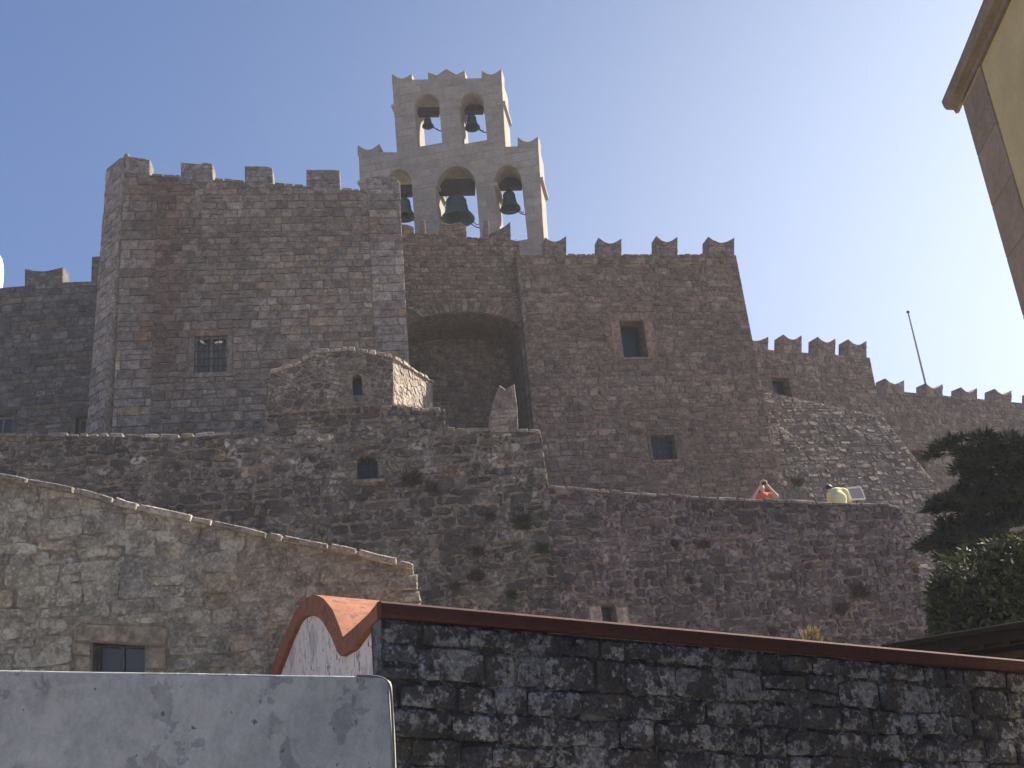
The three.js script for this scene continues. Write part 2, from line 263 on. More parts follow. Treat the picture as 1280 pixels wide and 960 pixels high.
// merlon with stones on its face, one mesh each. px: outline in photo pixels on the plane's front
function merlon(parent, pl, px, depth, col, seed, o = {}) {
  const uv = ccw(pl.pts(px)), rnd = rng(seed), gs = [flat(extrude(pl, uv, null, depth, o.n ?? 0.02, 0.02), col.map(c => c * 0.9))];
  if (!o.plain) for (const s of layStones(pl.shift(o.n ?? 0.02), uv, { seed, course: [0.14, 0.26], width: [0.2, 0.5], jit: 0.02, h: [0.012, 0.035], bev: 0.012, gap: 0.018, color: (u, v, r) => { const t = 0.75 + 0.5 * r(); return col.map(c => c * t); } })) gs.push(s.geo);
  return part('merlon', mergeGeometries(gs), o.mat || M.stone, parent);
}
const fork = (x0, x1, yt0, yt1, yb0, yb1, dip) => [[x0, yb0], [x1, yb1], [x1, yt1], [lerp(x0, x1, 0.72), lerp(yt0, yt1, 0.72) + dip * 0.75], [lerp(x0, x1, 0.5), (yt0 + yt1) / 2 + dip], [lerp(x0, x1, 0.28), lerp(yt0, yt1, 0.28) + dip * 0.75], [x0, yt0]];
const archPts = (u0, u1, v0, vs, rise, n = 12) => { const o = [[u0, v0], [u1, v0]]; for (let i = 0; i <= n; i++) { const a = Math.PI * i / n; o.push([(u0 + u1) / 2 + (u1 - u0) / 2 * Math.cos(a), vs + rise * Math.sin(a)]); } return o; };
const rectOf = (pl, x0, y0, x1, y1) => { const a = pl.uv(x0, y0), b = pl.uv(x1, y1), c = pl.uv(x1, y0), d = pl.uv(x0, y1); return [(a[0] + d[0]) / 2, (b[1] + d[1]) / 2, (b[0] + c[0]) / 2, (a[1] + c[1]) / 2]; };  // u0 v0 u1 v1
const rectPoly = r => [[r[0], r[1]], [r[2], r[1]], [r[2], r[3]], [r[0], r[3]]];
const grow = (r, a, b = a, c = a, d = a) => [r[0] - a, r[1] - b, r[2] + c, r[3] + d];
function withGround(pl, px, y = 0) {                        // photo outline of a wall's top and sides (left to right), carried down to the ground
  const uv = pl.pts(px), g = pl.ground(y); return [[uv[0][0], g], ...uv, [uv[uv.length - 1][0], g]];
}
function bar(a, b, r0, r1 = r0, seg = 8) { const d = b.clone().sub(a), g = new THREE.CylinderGeometry(r1, r0, d.length(), seg, 1); g.applyQuaternion(new THREE.Quaternion().setFromUnitVectors(V3(0, 1, 0), d.clone().normalize())); return g.translate((a.x + b.x) / 2, (a.y + b.y) / 2, (a.z + b.z) / 2); }
const base = (pl, u, y = 0) => { const p = pl.at(u, pl.ground(y)); p.y = y; return p; };

const clipBelow = (o, v) => cut(o, -1, v, 1, v);            // keep what lies above height v
const cutV = (o, u0, u1) => cut(cut(o, u0, 1, u0, 0), u1, 0, u1, 1);
function thingPart(parent, name, geo, mat) { return part(name, geo, mat, parent); }

// ------------------------------------------------------------ the ground
const groundH = (x, z) => 0.5 * sst(-12, -21, z) + 4.0 * sst(-30, -60, z);
{
  const g = new THREE.PlaneGeometry(1600, 1600, 160, 160).rotateX(-Math.PI / 2), p = g.attributes.position;
  for (let i = 0; i < p.count; i++) { const x = p.getX(i), z = p.getZ(i); const sx = Math.sign(x) * Math.pow(Math.abs(x) / 800, 2.4) * 1500, sz = Math.sign(z) * Math.pow(Math.abs(z) / 800, 2.4) * 1500; p.setX(i, sx); p.setZ(i, sz); p.setY(i, groundH(sx, sz)); g.attributes.uv.setXY(i, sx, sz); }
  g.computeVertexNormals();
  structure('ground', g, std({ color: rgb(0.50, 0.46, 0.40), map: mortarMap, bumpMap: bumpRough, bumpScale: 0.02 }));
}
// ------------------------------------------------------------ the monastery
const TOWER = [[0.275, 0.255, 0.24, 6], [0.315, 0.29, 0.265, 2.5], [0.225, 0.21, 0.20, 3], [0.33, 0.285, 0.225, 0.6], [0.25, 0.21, 0.18, 1], [0.35, 0.335, 0.315, 0.5]];
const ASHLAR = [[0.31, 0.30, 0.30, 5], [0.36, 0.335, 0.31, 3], [0.25, 0.235, 0.23, 2], [0.36, 0.29, 0.21, 0.6]];
const KEEP = [[0.245, 0.21, 0.185, 6], [0.28, 0.245, 0.215, 3], [0.20, 0.17, 0.155, 3], [0.265, 0.20, 0.165, 1.0], [0.31, 0.275, 0.245, 0.5]];
const BASTION = [[0.29, 0.275, 0.265, 5], [0.36, 0.345, 0.33, 2], [0.20, 0.19, 0.185, 3], [0.30, 0.25, 0.19, 1], [0.42, 0.41, 0.40, 0.8]];
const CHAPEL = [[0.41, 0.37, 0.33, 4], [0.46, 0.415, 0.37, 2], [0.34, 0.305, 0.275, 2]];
const TERR = [[0.27, 0.24, 0.25, 5], [0.33, 0.30, 0.30, 2.5], [0.19, 0.165, 0.175, 3], [0.27, 0.22, 0.20, 1]];

for (const P of [TOWER, ASHLAR, KEEP, BASTION]) for (const c of P) { c[0] *= 1.02; c[1] *= 0.98; c[2] *= 0.93; }   // ironstained limestone: warm

// --- square tower on the left
const tp = planeAt(345, 400, 27, 9, 0.6);
{
  const t = thing('stone_tower', 'tall square stone tower with square merlons and a barred shuttered window', 'tower', base(tp, 0));
  const front = withGround(tp, [[156, 213], [187, 219], [448, 239], [458, 240], [500, 243], [510, 440]].slice(0, 5));
  front[front.length - 1][0] = tp.uv(516, 560)[0];
  const rw = rectOf(tp, 243, 420, 284, 466), hole = rectPoly(rw);
  part('wall_core', extrude(tp, front, [hole], 4), M.mortar(0.30, 0.28, 0.27), t);
  const streak = (u, v) => {                                // rusty run-off below the crenels and darker damp patches seen on the stones
    const n = sm(u * 0.9, v * 0.5, 5), a = tp.uv(203, 300), w = 0.45 + 0.35 * sm(v * 1.3, 3, 7);
    let s = 0.56 + 0.86 * sm(u * 0.8 + 9, v * 0.8, 15), r = [s * 1.02, s, s * 0.98];
    const k = Math.exp(-Math.pow((u - a[0] - 0.1 * (v - a[1]) * -0.2) / w, 2)) * sst(tp.uv(203, 500)[1], tp.uv(203, 430)[1], v) * (0.5 + n);
    return mix3(r, [0.64, 0.47, 0.42], clamp(k * 1.2, 0, 0.8));
  };
  const low = tp.uv(300, 600)[1], face = clipBelow(front, low), qr = tp.uv(462, 300)[0], ql = tp.uv(196, 300)[0];
  // wall field between the quoined corners, then the regular ashlar at the right corner
  const field = cutV(face, ql, qr), qR = cutV(face, qr, 99), qL = cutV(face, -99, ql);
  const frame = grow(rw, 0.16, 0.14, 0.16, 0.2);
  let list = layStones(tp, field, { seed: 11, course: [0.17, 0.31], width: [0.2, 0.62], jit: 0.022, h: [0.02, 0.05], bev: 0.016, gap: 0.02, eps: 0.02, holes: [rectPoly(frame)], color: picker(TOWER, 0.22, streak), seen: (x, y) => y < 545 && !(x > 335 && y > 440) });
  list = list.concat(layStones(tp, qR, { seed: 12, course: [0.24, 0.33], width: [0.5, 1.25], jit: 0.006, h: [0.03, 0.045], bev: 0.012, gap: 0.012, color: picker(ASHLAR, 0.13, streak), seen: (x, y) => y < 440 }));
  list = list.concat(layStones(tp, qL, { seed: 13, course: [0.24, 0.36], width: [0.45, 1.1], jit: 0.008, h: [0.03, 0.045], bev: 0.014, gap: 0.014, color: picker(ASHLAR, 0.15, streak), seen: (x, y) => y < 545 }));
  addStones(t, list, M.stone, 'stone', 290);
  // canted corner face on the left
  const c0 = tp.uv(156, 213), cp = new Plane(tp.at(c0[0], c0[1]), -42, 1.8);
  const f2 = withGround(cp, [[134, 212], [156, 212]]); f2[0][0] = cp.uv(106, 640)[0]; f2[1] = cp.uv(134, 212); f2[f2.length - 1][0] = 0; f2[f2.length - 2] = [0, 0];
  const cf = thingPart(t, 'corner_face', extrude(cp, f2, null, 1.2), M.mortar(0.33, 0.31, 0.30));
  addStones(cf, layStones(cp, clipBelow(f2, cp.uv(130, 600)[1]), { seed: 14, course: [0.24, 0.36], width: [0.5, 1.2], jit: 0.008, h: [0.03, 0.05], bev: 0.014, gap: 0.014, color: picker(ASHLAR, 0.14, (u, v) => lvl(0.95 + 0.3 * sm(u, v, 3))) }), M.stone, 'stone', 80);
  const mc = [0.28, 0.265, 0.255];
  merlon(t, tp, [[157, 222], [188, 224], [188, 200], [170, 197], [157, 196]], 0.55, mc, 21);
  merlon(t, cp, [[133, 218], [156, 218], [156, 196], [150, 198], [134, 211]], 0.5, mc, 22, { plain: true });
  merlon(t, tp, [[226, 228], [267, 230], [266, 205], [256, 203], [250, 205], [226, 203]], 0.55, mc, 23);
  merlon(t, tp, [[306, 233], [342, 235], [341, 211], [330, 208], [306, 208]], 0.55, mc, 24);
  merlon(t, tp, [[383, 239], [426, 241], [425, 213], [383, 212]], 0.55, mc, 25);
  merlon(t, tp, [[458, 247], [501, 250], [500, 228], [492, 221], [478, 220], [458, 222]], 0.7, [0.31, 0.3, 0.295], 26);
  const k1 = tp.at(...tp.uv(157, 194)); part('finial', new THREE.IcosahedronGeometry(0.085, 1).scale(1, 1.3, 1).translate(k1.x, k1.y + 0.02, k1.z - 0.1), M.mortar(0.33, 0.31, 0.3), t);
  const k2 = tp.at(...tp.uv(251, 203)); part('finial', new THREE.IcosahedronGeometry(0.07, 1).scale(1.2, 0.9, 1).translate(k2.x, k2.y + 0.02, k2.z - 0.2), M.mortar(0.33, 0.31, 0.3), t);
  addStones(t, capStones(tp, [tp.uv(189, 220), tp.uv(225, 222)], { seed: 31, w: [0.2, 0.45], hh: [0.03, 0.07], depth: 0.7, color: picker(TOWER, 0.2) }).concat(capStones(tp, [tp.uv(268, 225), tp.uv(305, 228)], { seed: 32, w: [0.2, 0.45], hh: [0.03, 0.07], depth: 0.7, color: picker(TOWER, 0.2) }), capStones(tp, [tp.uv(343, 231), tp.uv(382, 234)], { seed: 33, w: [0.2, 0.45], hh: [0.03, 0.07], depth: 0.7, color: picker(TOWER, 0.2) }), capStones(tp, [tp.uv(427, 237), tp.uv(457, 239)], { seed: 34, w: [0.2, 0.45], hh: [0.03, 0.07], depth: 0.7, color: picker(TOWER, 0.2) })), M.stone, 'coping_stone', 60);
  // window: stone surround, wooden frame, two panelled shutters behind an iron grille
  const w = thingPart(t, 'window', box(tp, rw[0] - 0.02, rw[2] + 0.02, rw[1] - 0.02, rw[3] + 0.02, -0.36, -0.3), M.void);
  const [u0, v0, u1, v1] = rw, um = (u0 + u1) / 2, vt = lerp(v0, v1, 0.8);
  part('lintel', box(tp, u0 - 0.15, u1 + 0.15, v1 + 0.002, v1 + 0.19, -0.05, 0.03, 0.015), M.mortar(0.31, 0.26, 0.22), w);
  part('sill', box(tp, u0 - 0.3, u1 + 0.3, v0 - 0.15, v0 - 0.002, -0.05, 0.08, 0.02), M.mortar(0.36, 0.34, 0.33), w);
  part('jamb', box(tp, u0 - 0.15, u0 - 0.002, v0, v1, -0.05, 0.025, 0.012), M.mortar(0.30, 0.29, 0.28), w);
  part('jamb', box(tp, u1 + 0.002, u1 + 0.15, v0, v1, -0.05, 0.025, 0.012), M.mortar(0.33, 0.31, 0.3), w);
  const fr = (a, b, c, d, n1 = -0.1) => box(tp, a, b, c, d, n1 - 0.07, n1, 0.006);
  part('frame', mergeGeometries([fr(u0, u0 + 0.06, v0, v1), fr(u1 - 0.06, u1, v0, v1), fr(u0 + 0.06, u1 - 0.06, v1 - 0.06, v1), fr(u0 + 0.06, u1 - 0.06, v0, v0 + 0.05), fr(um - 0.045, um + 0.045, v0 + 0.05, v1 - 0.06), fr(u0 + 0.06, um - 0.045, vt, vt + 0.05), fr(um + 0.045, u1 - 0.06, vt, vt + 0.05)]), M.greyWood, w);
  for (const [a, b] of [[u0 + 0.07, um - 0.055], [um + 0.055, u1 - 0.07]]) {
    part('shutter', mergeGeometries([box(tp, a, b, v0 + 0.06, vt - 0.01, -0.2, -0.15, 0.004), box(tp, a + 0.07, b - 0.07, v0 + 0.13, vt - 0.08, -0.15, -0.135, 0.006)]), M.blueWood, w);
    part('pane', box(tp, a, b, vt + 0.06, v1 - 0.07, -0.19, -0.18, 0.002), M.glass, w);
  }
  const gr = []; for (let i = 1; i < 7; i++) { const u = lerp(u0, u1, i / 7); gr.push(flat(bar(tp.at(u, v0 - 0.01, -0.04), tp.at(u, v1 + 0.01, -0.04), 0.011, 0.011, 6))); } for (let i = 1; i < 5; i++) { const v = lerp(v0, v1, i / 5); gr.push(flat(bar(tp.at(u0 - 0.01, v, -0.04), tp.at(u1 + 0.01, v, -0.04), 0.01, 0.01, 6))); }
  part('grille', mergeGeometries(gr), M.iron, w);
  // pale cloths tucked behind the bars
  part('cloth', flat(new THREE.SphereGeometry(0.1, 8, 6).scale(1.5, 0.55, 0.5).rotateZ(0.1).translate(...tp.at(lerp(u0, u1, 0.72), vt + 0.05, -0.09).toArray())), M.white, w);
  part('cloth', flat(new THREE.SphereGeometry(0.08, 8, 6).scale(1.7, 0.5, 0.5).rotateZ(-0.7).translate(...tp.at(lerp(u0, u1, 0.22), vt + 0.08, -0.09).toArray())), M.white, w);
}
// --- curtain wall behind the tower, far left
const lp = planeAt(60, 430, 33, 3, 0);
{
  const t = thing('curtain_wall', 'dark rubble curtain wall left of the square tower', 'wall', base(lp, 0));
  const o = withGround(lp, [[-320, 372], [0, 360], [35, 357], [80, 353], [190, 349]]), ws = [rectOf(lp, -14, 519, 15, 541), rectOf(lp, 95, 521, 116, 545)];
  part('wall_core', extrude(lp, o, ws.map(rectPoly), 1.6), M.mortar(0.17, 0.165, 0.16), t);
  addStones(t, layStones(lp, clipBelow(o, lp.uv(50, 600)[1]), { seed: 41, course: [0.17, 0.34], width: [0.24, 0.75], jit: 0.035, h: [0.015, 0.045], gap: 0.02, round: 0.08, holes: ws.map(r => rectPoly(grow(r, 0.15))), color: picker([[0.16, 0.158, 0.155, 4], [0.21, 0.205, 0.2, 2], [0.115, 0.11, 0.11, 3], [0.18, 0.15, 0.12, 1]], 0.2, (u, v) => lvl(0.8 + 0.5 * sm(u, v, 8))), seen: (x, y) => y < 545 && x < 135 }), M.stone, 'stone', 220);
  merlon(t, lp, fork(31, 79, 336, 334, 358, 355, 4), 0.6, [0.19, 0.185, 0.18], 42);
  merlon(t, lp, [[114, 356], [160, 354], [160, 318], [127, 320], [115, 321]], 0.6, [0.18, 0.175, 0.17], 43);
  for (const r of ws) {
    const w = thingPart(t, 'window', box(lp, r[0] - 0.02, r[2] + 0.02, r[1] - 0.02, r[3] + 0.02, -0.42, -0.36), M.void);
    const um = (r[0] + r[2]) / 2, f = (a, b, c, d) => box(lp, a, b, c, d, -0.3, -0.22, 0.006);
    part('frame', mergeGeometries([f(r[0], r[0] + 0.09, r[1], r[3]), f(r[2] - 0.09, r[2], r[1], r[3]), f(r[0] + 0.09, r[2] - 0.09, r[3] - 0.09, r[3]), f(um - 0.035, um + 0.035, r[1], r[3] - 0.09)]), M.greyWood, w);
    part('pane', box(lp, r[0] + 0.09, r[2] - 0.09, r[1], r[3] - 0.09, -0.29, -0.27, 0.002), M.glass, w);
    part('lintel', box(lp, r[0] - 0.14, r[2] + 0.14, r[3] + 0.002, r[3] + 0.17, -0.05, 0.05, 0.015), M.mortar(0.12, 0.11, 0.1), w);
    for (const [a, b] of [[r[0] - 0.13, r[0] - 0.002], [r[2] + 0.002, r[2] + 0.13]]) part('jamb', box(lp, a, b, r[1], r[3], -0.05, 0.04, 0.012), M.mortar(0.15, 0.145, 0.14), w);
  }
}
{ // white dome far behind, cut by the frame
  const p = atDepth(-21, 345, 46), t = thing('white_dome', 'whitewashed rounded turret rising behind the left curtain wall', 'dome', V3(p.x, 0, p.z));
  const pr = [[0.95, 0], [0.95, p.y], [0.93, p.y + 0.5], [0.85, p.y + 0.95], [0.62, p.y + 1.4], [0.3, p.y + 1.62], [0, p.y + 1.68]].map(q => new THREE.Vector2(q[0], q[1]));
  part('drum', flat(new THREE.LatheGeometry(pr.slice(0, 3), 24).translate(p.x, 0, p.z)), M.white, t);
  part('cap', flat(new THREE.LatheGeometry(pr.slice(2), 24).translate(p.x, 0, p.z)), M.white, t);
}
// --- keep: the big block right of the centre
const kp = planeAt(800, 450, 30.6, 12, 0.4);
{
  const t = thing('keep', 'massive brown stone keep with swallowtail merlons and two deep square windows', 'tower', base(kp, 0));
  const o = withGround(kp, [[645, 319], [920, 319]]); o[o.length - 1][0] = kp.uv(1003, 740)[0];
  const ws = [rectOf(kp, 777, 401, 807, 447), rectOf(kp, 815, 544, 844, 575)];
  part('wall_core', extrude(kp, o, ws.map(rectPoly), 5.5), M.mortar(0.29, 0.25, 0.23), t);
  const sur = [grow(ws[0], 0.34, 0.06, 0.34, 0.3), grow(ws[1], 0.12, 0.1, 0.12, 0.14)];
  addStones(t, layStones(kp, clipBelow(o, kp.uv(800, 690)[1]), { seed: 51, course: [0.13, 0.27], width: [0.2, 0.62], jit: 0.05, h: [0.012, 0.045], bev: 0.016, gap: 0.024, holes: sur.map(rectPoly), color: picker(KEEP, 0.24, (u, v) => { const s = 0.62 + 0.72 * sm(u * 0.6, v * 0.9, 25), k = sm(u * 1.4 + 40, v * 1.4, 27); return [s * (0.97 + 0.09 * k), s, s * (1.04 - 0.08 * k)]; }), seen: (x, y) => y < 625 }), M.stone, 'stone', 285);
  const mc = [0.265, 0.225, 0.2];
  merlon(t, kp, fork(681, 708, 297, 295, 322, 322, 6), 0.55, mc, 52); merlon(t, kp, fork(748, 777, 297, 298, 322, 322, 7), 0.55, mc, 53);
  merlon(t, kp, fork(820, 847, 295, 296, 322, 322, 7), 0.55, mc, 54); merlon(t, kp, fork(885, 918, 296, 297, 322, 322, 7), 0.6, mc, 55);
  const cs = []; for (const [a, b, s] of [[709, 747, 1], [778, 819, 2], [848, 884, 3]]) cs.push(...capStones(kp, [kp.uv(a, 319), kp.uv(b, 319)], { seed: 60 + s, w: [0.2, 0.4], hh: [0.02, 0.05], depth: 0.7, color: picker(KEEP, 0.2) }));
  addStones(t, cs, M.stone, 'coping_stone', 30);
  ws.forEach((r, i) => {
    const w = thingPart(t, 'window', box(kp, r[0] - 0.02, r[2] + 0.02, r[1] - 0.02, r[3] + 0.02, i ? -0.5 : -0.95, i ? -0.44 : -0.9), M.void);
    const m1 = M.mortar(i ? 0.22 : 0.34, i ? 0.19 : 0.29, i ? 0.18 : 0.25), e = i ? 0.12 : 0.33, f = i ? 0.13 : 0.28;
    part('lintel', box(kp, r[0] - e, r[2] + e, r[3] + 0.002, r[3] + f, -0.05, 0.03, 0.012), m1, w);
    for (const [a, b] of [[r[0] - e, r[0] - 0.002], [r[2] + 0.002, r[2] + e]]) { const vm = lerp(r[1], r[3], 0.45); part('jamb', box(kp, a, b, r[1], vm - 0.006, -0.05, 0.026, 0.012), m1, w); part('jamb', box(kp, a, b, vm + 0.006, r[3], -0.05, 0.03, 0.012), m1, w); }
    part('sill', box(kp, r[0] - 0.06, r[2] + 0.1, r[1] - 0.07, r[1] - 0.002, -0.05, 0.06, 0.012), M.mortar(0.4, 0.35, 0.31), w);
    if (i) { const g = []; for (let k = 1; k < 4; k++) { const u = lerp(r[0], r[2], k / 4); g.push(flat(bar(kp.at(u, r[1], -0.14), kp.at(u, r[3], -0.14), 0.013))); } for (let k = 1; k < 4; k++) { const v = lerp(r[1], r[3], k / 4); g.push(flat(bar(kp.at(r[0], v, -0.14), kp.at(r[2], v, -0.14), 0.013))); } part('grille', mergeGeometries(g), M.iron, w); part('pane', box(kp, r[0], r[2], r[1], r[3], -0.34, -0.33, 0.002), std({ color: rgb(0.03, 0.036, 0.05), roughness: 0.3 }), w); }
    else { part('pane', box(kp, r[0], r[2], r[1], r[3], -0.6, -0.58, 0.002), M.glass, w); const f2 = (a, b, c, d) => box(kp, a, b, c, d, -0.57, -0.53, 0.004); part('frame', mergeGeometries([f2(r[0], r[0] + 0.06, r[1], r[3]), f2(r[2] - 0.06, r[2], r[1], r[3]), f2(r[0] + 0.06, r[2] - 0.06, r[3] - 0.06, r[3])]), M.wood, w); }
  });
}
// --- wall with the deep arched recess between tower and keep
const ap = kp.shift(-0.25);
{
  const t = thing('arched_wall', 'stone wall with a deep dark arched recess between the square tower and keep', 'wall', base(ap, ap.uv(570, 450)[0]));
  const o = withGround(ap, [[488, 290], [645, 302]]); o[o.length - 1][0] = ap.uv(668, 640)[0]; o[0][0] = ap.uv(488, 500)[0]; o[o.length - 2] = ap.uv(650, 302);
  const a0 = ap.uv(506, 412), a1 = ap.uv(650, 412), top = ap.uv(578, 391), bt = ap.uv(580, 600), hole = archPts(a0[0], a1[0], bt[1], (a0[1] + a1[1]) / 2, top[1] - (a0[1] + a1[1]) / 2, 18);
  part('wall_core', extrude(ap, o, [hole], 2.4), M.mortar(0.24, 0.215, 0.195), t);
  const bk = ap.shift(-2.2), rb = bbox(hole), back = [[rb[0] - 0.15, rb[1] - 0.1], [rb[2] + 0.15, rb[1] - 0.1], [rb[2] + 0.15, rb[3] + 0.2], [rb[0] - 0.15, rb[3] + 0.2]];
  const bw = thingPart(t, 'recess_back', extrude(bk, back, null, 0.3), M.mortar(0.24, 0.215, 0.195));
  addStones(bw, layStones(bk, back, { seed: 71, course: [0.13, 0.25], width: [0.18, 0.55], jit: 0.04, h: [0.01, 0.04], gap: 0.02, color: picker(KEEP, 0.2, (u, v) => lvl(0.8 + 0.4 * sm(u, v, 9))) }), M.stone, 'stone', 120);
  // voussoirs
  const rc = [(a0[0] + a1[0]) / 2, (a0[1] + a1[1]) / 2], rx = (a1[0] - a0[0]) / 2, ry = top[1] - rc[1], rnd = rng(72), N = 32;
  const E = (th, k) => [rc[0] + (rx + k) * Math.cos(th), rc[1] + (ry + k) * Math.sin(th)];
  for (let i = 0; i < N; i++) { const x0 = Math.PI * (i + 0.06) / N, x1 = Math.PI * (i + 0.94) / N, d = 0.3 + 0.12 * rnd(), c = picker(KEEP, 0.2)(0, 0, rnd); part('voussoir', flat(extrude(ap, [E(x0, 0.01), E(x0, d), E(x1, d), E(x1, 0.01)].reverse(), null, 0.35, 0.03 + 0.03 * rnd(), 0.012), c), M.stone, t); }
  const ringO = []; for (let i = 0; i <= 18; i++) ringO.push(E(Math.PI * i / 18, 0.36)); ringO.push([a0[0] - 0.02, bt[1]], [a1[0] + 0.02, bt[1]]);
  addStones(t, layStones(ap, clipBelow(o, ap.uv(580, 600)[1]), { seed: 73, course: [0.12, 0.2], width: [0.17, 0.42], jit: 0.02, h: [0.012, 0.04], bev: 0.014, gap: 0.03, holes: [ringO], color: picker(KEEP, 0.24, (u, v) => lvl(0.8 + 0.45 * sm(u, v, 6))), seen: (x, y) => x > 505 && y < 540 }), M.stone, 'stone', 250);
  const mc = [0.30, 0.235, 0.18];
  merlon(t, ap, [[490, 296], [518, 298], [517, 284], [508, 281], [490, 280]], 0.5, mc, 74);
  merlon(t, ap, [[524, 298], [533, 299], [531, 275], [526, 276]], 0.4, mc, 75, { plain: true });
  merlon(t, ap, [[549, 300], [584, 302], [583, 283], [575, 278], [562, 281], [551, 277]], 0.5, mc, 76);
  merlon(t, ap, [[605, 303], [612, 304], [611, 274], [606, 276]], 0.4, mc, 77, { plain: true });
  merlon(t, ap, [[612, 306], [639, 308], [638, 277], [631, 283], [622, 288], [612, 293]], 0.5, [0.24, 0.2, 0.175], 78);
  addStones(t, capStones(ap, [ap.uv(518, 293), ap.uv(645, 302)], { seed: 79, w: [0.2, 0.4], hh: [0.02, 0.07], depth: 0.7, color: picker(KEEP, 0.2) }), M.stone, 'coping_stone', 30);
}
// --- belfry
const bp = planeAt(565, 220, 34, -8, 0);
{
  const t = thing('belfry', 'pale two-tier bell gable pierced by five arched openings', 'bell tower', base(bp, 0));
  const L = (a, b) => bp.uv(a, b), T = 1.5, g = bp.ground();
  const out = [[L(470, 300)[0] - 0.5, g], L(453, 300), L(448, 190), L(496, 190), L(490, 100), L(627, 97), L(632, 183), L(673, 182), L(680, 300), [L(680, 300)[0], g]];
  out[0][0] = out[1][0]; out[out.length - 1][0] = out[out.length - 2][0];
  const op = [[520, 551, 181, 134, 117], [576, 607, 178, 132, 115], [484, 517, 300, 234, 211], [547, 598, 306, 234, 207], [621, 656, 302, 229, 205]].map(([x0, x1, yb, ys, yt]) => {
    const a = L(x0, (yb + ys) / 2), b = L(x1, (yb + ys) / 2), s = L((x0 + x1) / 2, ys), q = L((x0 + x1) / 2, yt), d = L((x0 + x1) / 2, yb); return archPts(a[0], b[0], d[1], s[1], q[1] - s[1], 14);
  });
  const mc = [0.395, 0.37, 0.325];
  part('wall_core', flat(extrude(bp, out, op, T, 0, 0.02), [0.37, 0.345, 0.30]), M.bellWall, t);
  const tint = picker([[0.395, 0.37, 0.325, 4], [0.415, 0.388, 0.34, 2], [0.365, 0.342, 0.30, 2], [0.405, 0.36, 0.30, 1]], 0.07, (u, v) => lvl(0.9 + 0.2 * sm(u, v, 2)));
  addStones(t, layStones(bp, clipBelow(out, L(560, 315)[1]), { seed: 81, course: [0.3, 0.4], width: [0.5, 1.0], jit: 0.004, h: [0.012, 0.02], bev: 0.008, gap: 0.012, holes: op, color: tint, seen: (x, y) => y < 318 }), M.bellWall, 'stone', 200);
  const ml = (px) => merlon(t, bp, px, 0.7, mc, 1, { plain: true, mat: M.bellWall, n: 0.02 });
  ml(fork(490, 515, 92, 92, 104, 103, 6)); ml([[535, 103], [582, 100], [581, 88], [571, 93], [558, 86], [546, 94], [535, 90]]); ml(fork(602, 627, 88, 86, 101, 100, 6));
  ml(fork(447, 474, 181, 180, 194, 193, 7)); ml(fork(647, 673, 171, 170, 187, 186, 7));
  // imposts at the springing of the arches
  const im = (x, y, s) => { const a = L(x, y); part('impost', flat(box(bp, a[0] - (s > 0 ? 0.25 : 0.09), a[0] + (s > 0 ? 0.09 : 0.25), a[1] - 0.16, a[1], -T - 0.07, 0.07, 0.025), mc), M.bellWall, t); };
  im(492, 131, -1); im(629, 127, 1); im(450, 226, -1); im(676, 222, 1);
  for (const [x0, x1, y] of [[551, 576, 132], [517, 547, 232], [598, 621, 230]]) { const a = L(x0, y), b = L(x1, y); part('impost', flat(box(bp, a[0] - 0.03, b[0] + 0.03, (a[1] + b[1]) / 2 - 0.13, (a[1] + b[1]) / 2, -T - 0.05, 0.05, 0.02), mc), M.bellWall, t); }
  // bells
  const bell = (x, y, rpx, hpx, label, beamY, open) => {
    const dz = 34.75, c = atDepth(x, y, dz), sc = dz / FOC * 1.02, r = rpx * sc, h = hpx * sc, b = thing('bell', label, 'bell', c.clone().add(V3(0, -0.02, 0)), 'bronze bells of the belfry');
    const pr = [[0.96, 0.03], [1, 0], [0.985, 0.05], [0.87, 0.14], [0.74, 0.28], [0.645, 0.48], [0.6, 0.7], [0.57, 0.82], [0.5, 0.92], [0.34, 0.985], [0, 1]].map(q => new THREE.Vector2(q[0] * r, q[1] * h));
    const inn = [[0.96, 0.03], [0.8, 0.16], [0.62, 0.4], [0.5, 0.8], [0, 0.92]].map(q => new THREE.Vector2(q[0] * r, q[1] * h)).reverse();
    part('bell_body', flat(new THREE.LatheGeometry(inn.concat(pr), 28).translate(c.x, c.y, c.z)), M.bronze, b);
    const tor = (k, f) => flat(new THREE.TorusGeometry(r * k, r * 0.028, 6, 28).rotateX(Math.PI / 2).translate(c.x, c.y + h * f, c.z));
    part('moulding', mergeGeometries([tor(0.885, 0.13), tor(0.63, 0.55), tor(0.585, 0.8)]), M.bronze, b);
    part('clapper', mergeGeometries([flat(bar(V3(c.x, c.y + 0.85 * h, c.z), V3(c.x, c.y, c.z), 0.02)), flat(new THREE.SphereGeometry(r * 0.17, 12, 8).translate(c.x, c.y - 0.02, c.z))]), M.iron, b);
    const yk = c.y + h + 0.16, w = open / 2 * sc;
    part('yoke', mergeGeometries([flat(new THREE.TorusGeometry(r * 0.22, 0.03, 6, 12).translate(c.x, c.y + h + 0.02, c.z)), flat(new THREE.BoxGeometry(2 * w + 0.12, beamY, 0.3).rotateY(0.14).translate(c.x, yk - 0.03 + beamY / 2, c.z))]), M.wood, b);
    // bent pull lever and rope stub
    const p0 = V3(c.x + r * 0.1, c.y - 0.02, c.z), s = Math.max(0.7, r * 1.6), cur = new THREE.CatmullRomCurve3([p0, p0.clone().add(V3(s * 0.32, -0.13 * s, 0.02)), p0.clone().add(V3(s * 0.6, -0.36 * s, 0.03)), p0.clone().add(V3(s * 0.88, -0.42 * s, 0.03))]);
    part('pull_rope', flat(new THREE.TubeGeometry(cur, 14, 0.022, 6)), M.iron, b);
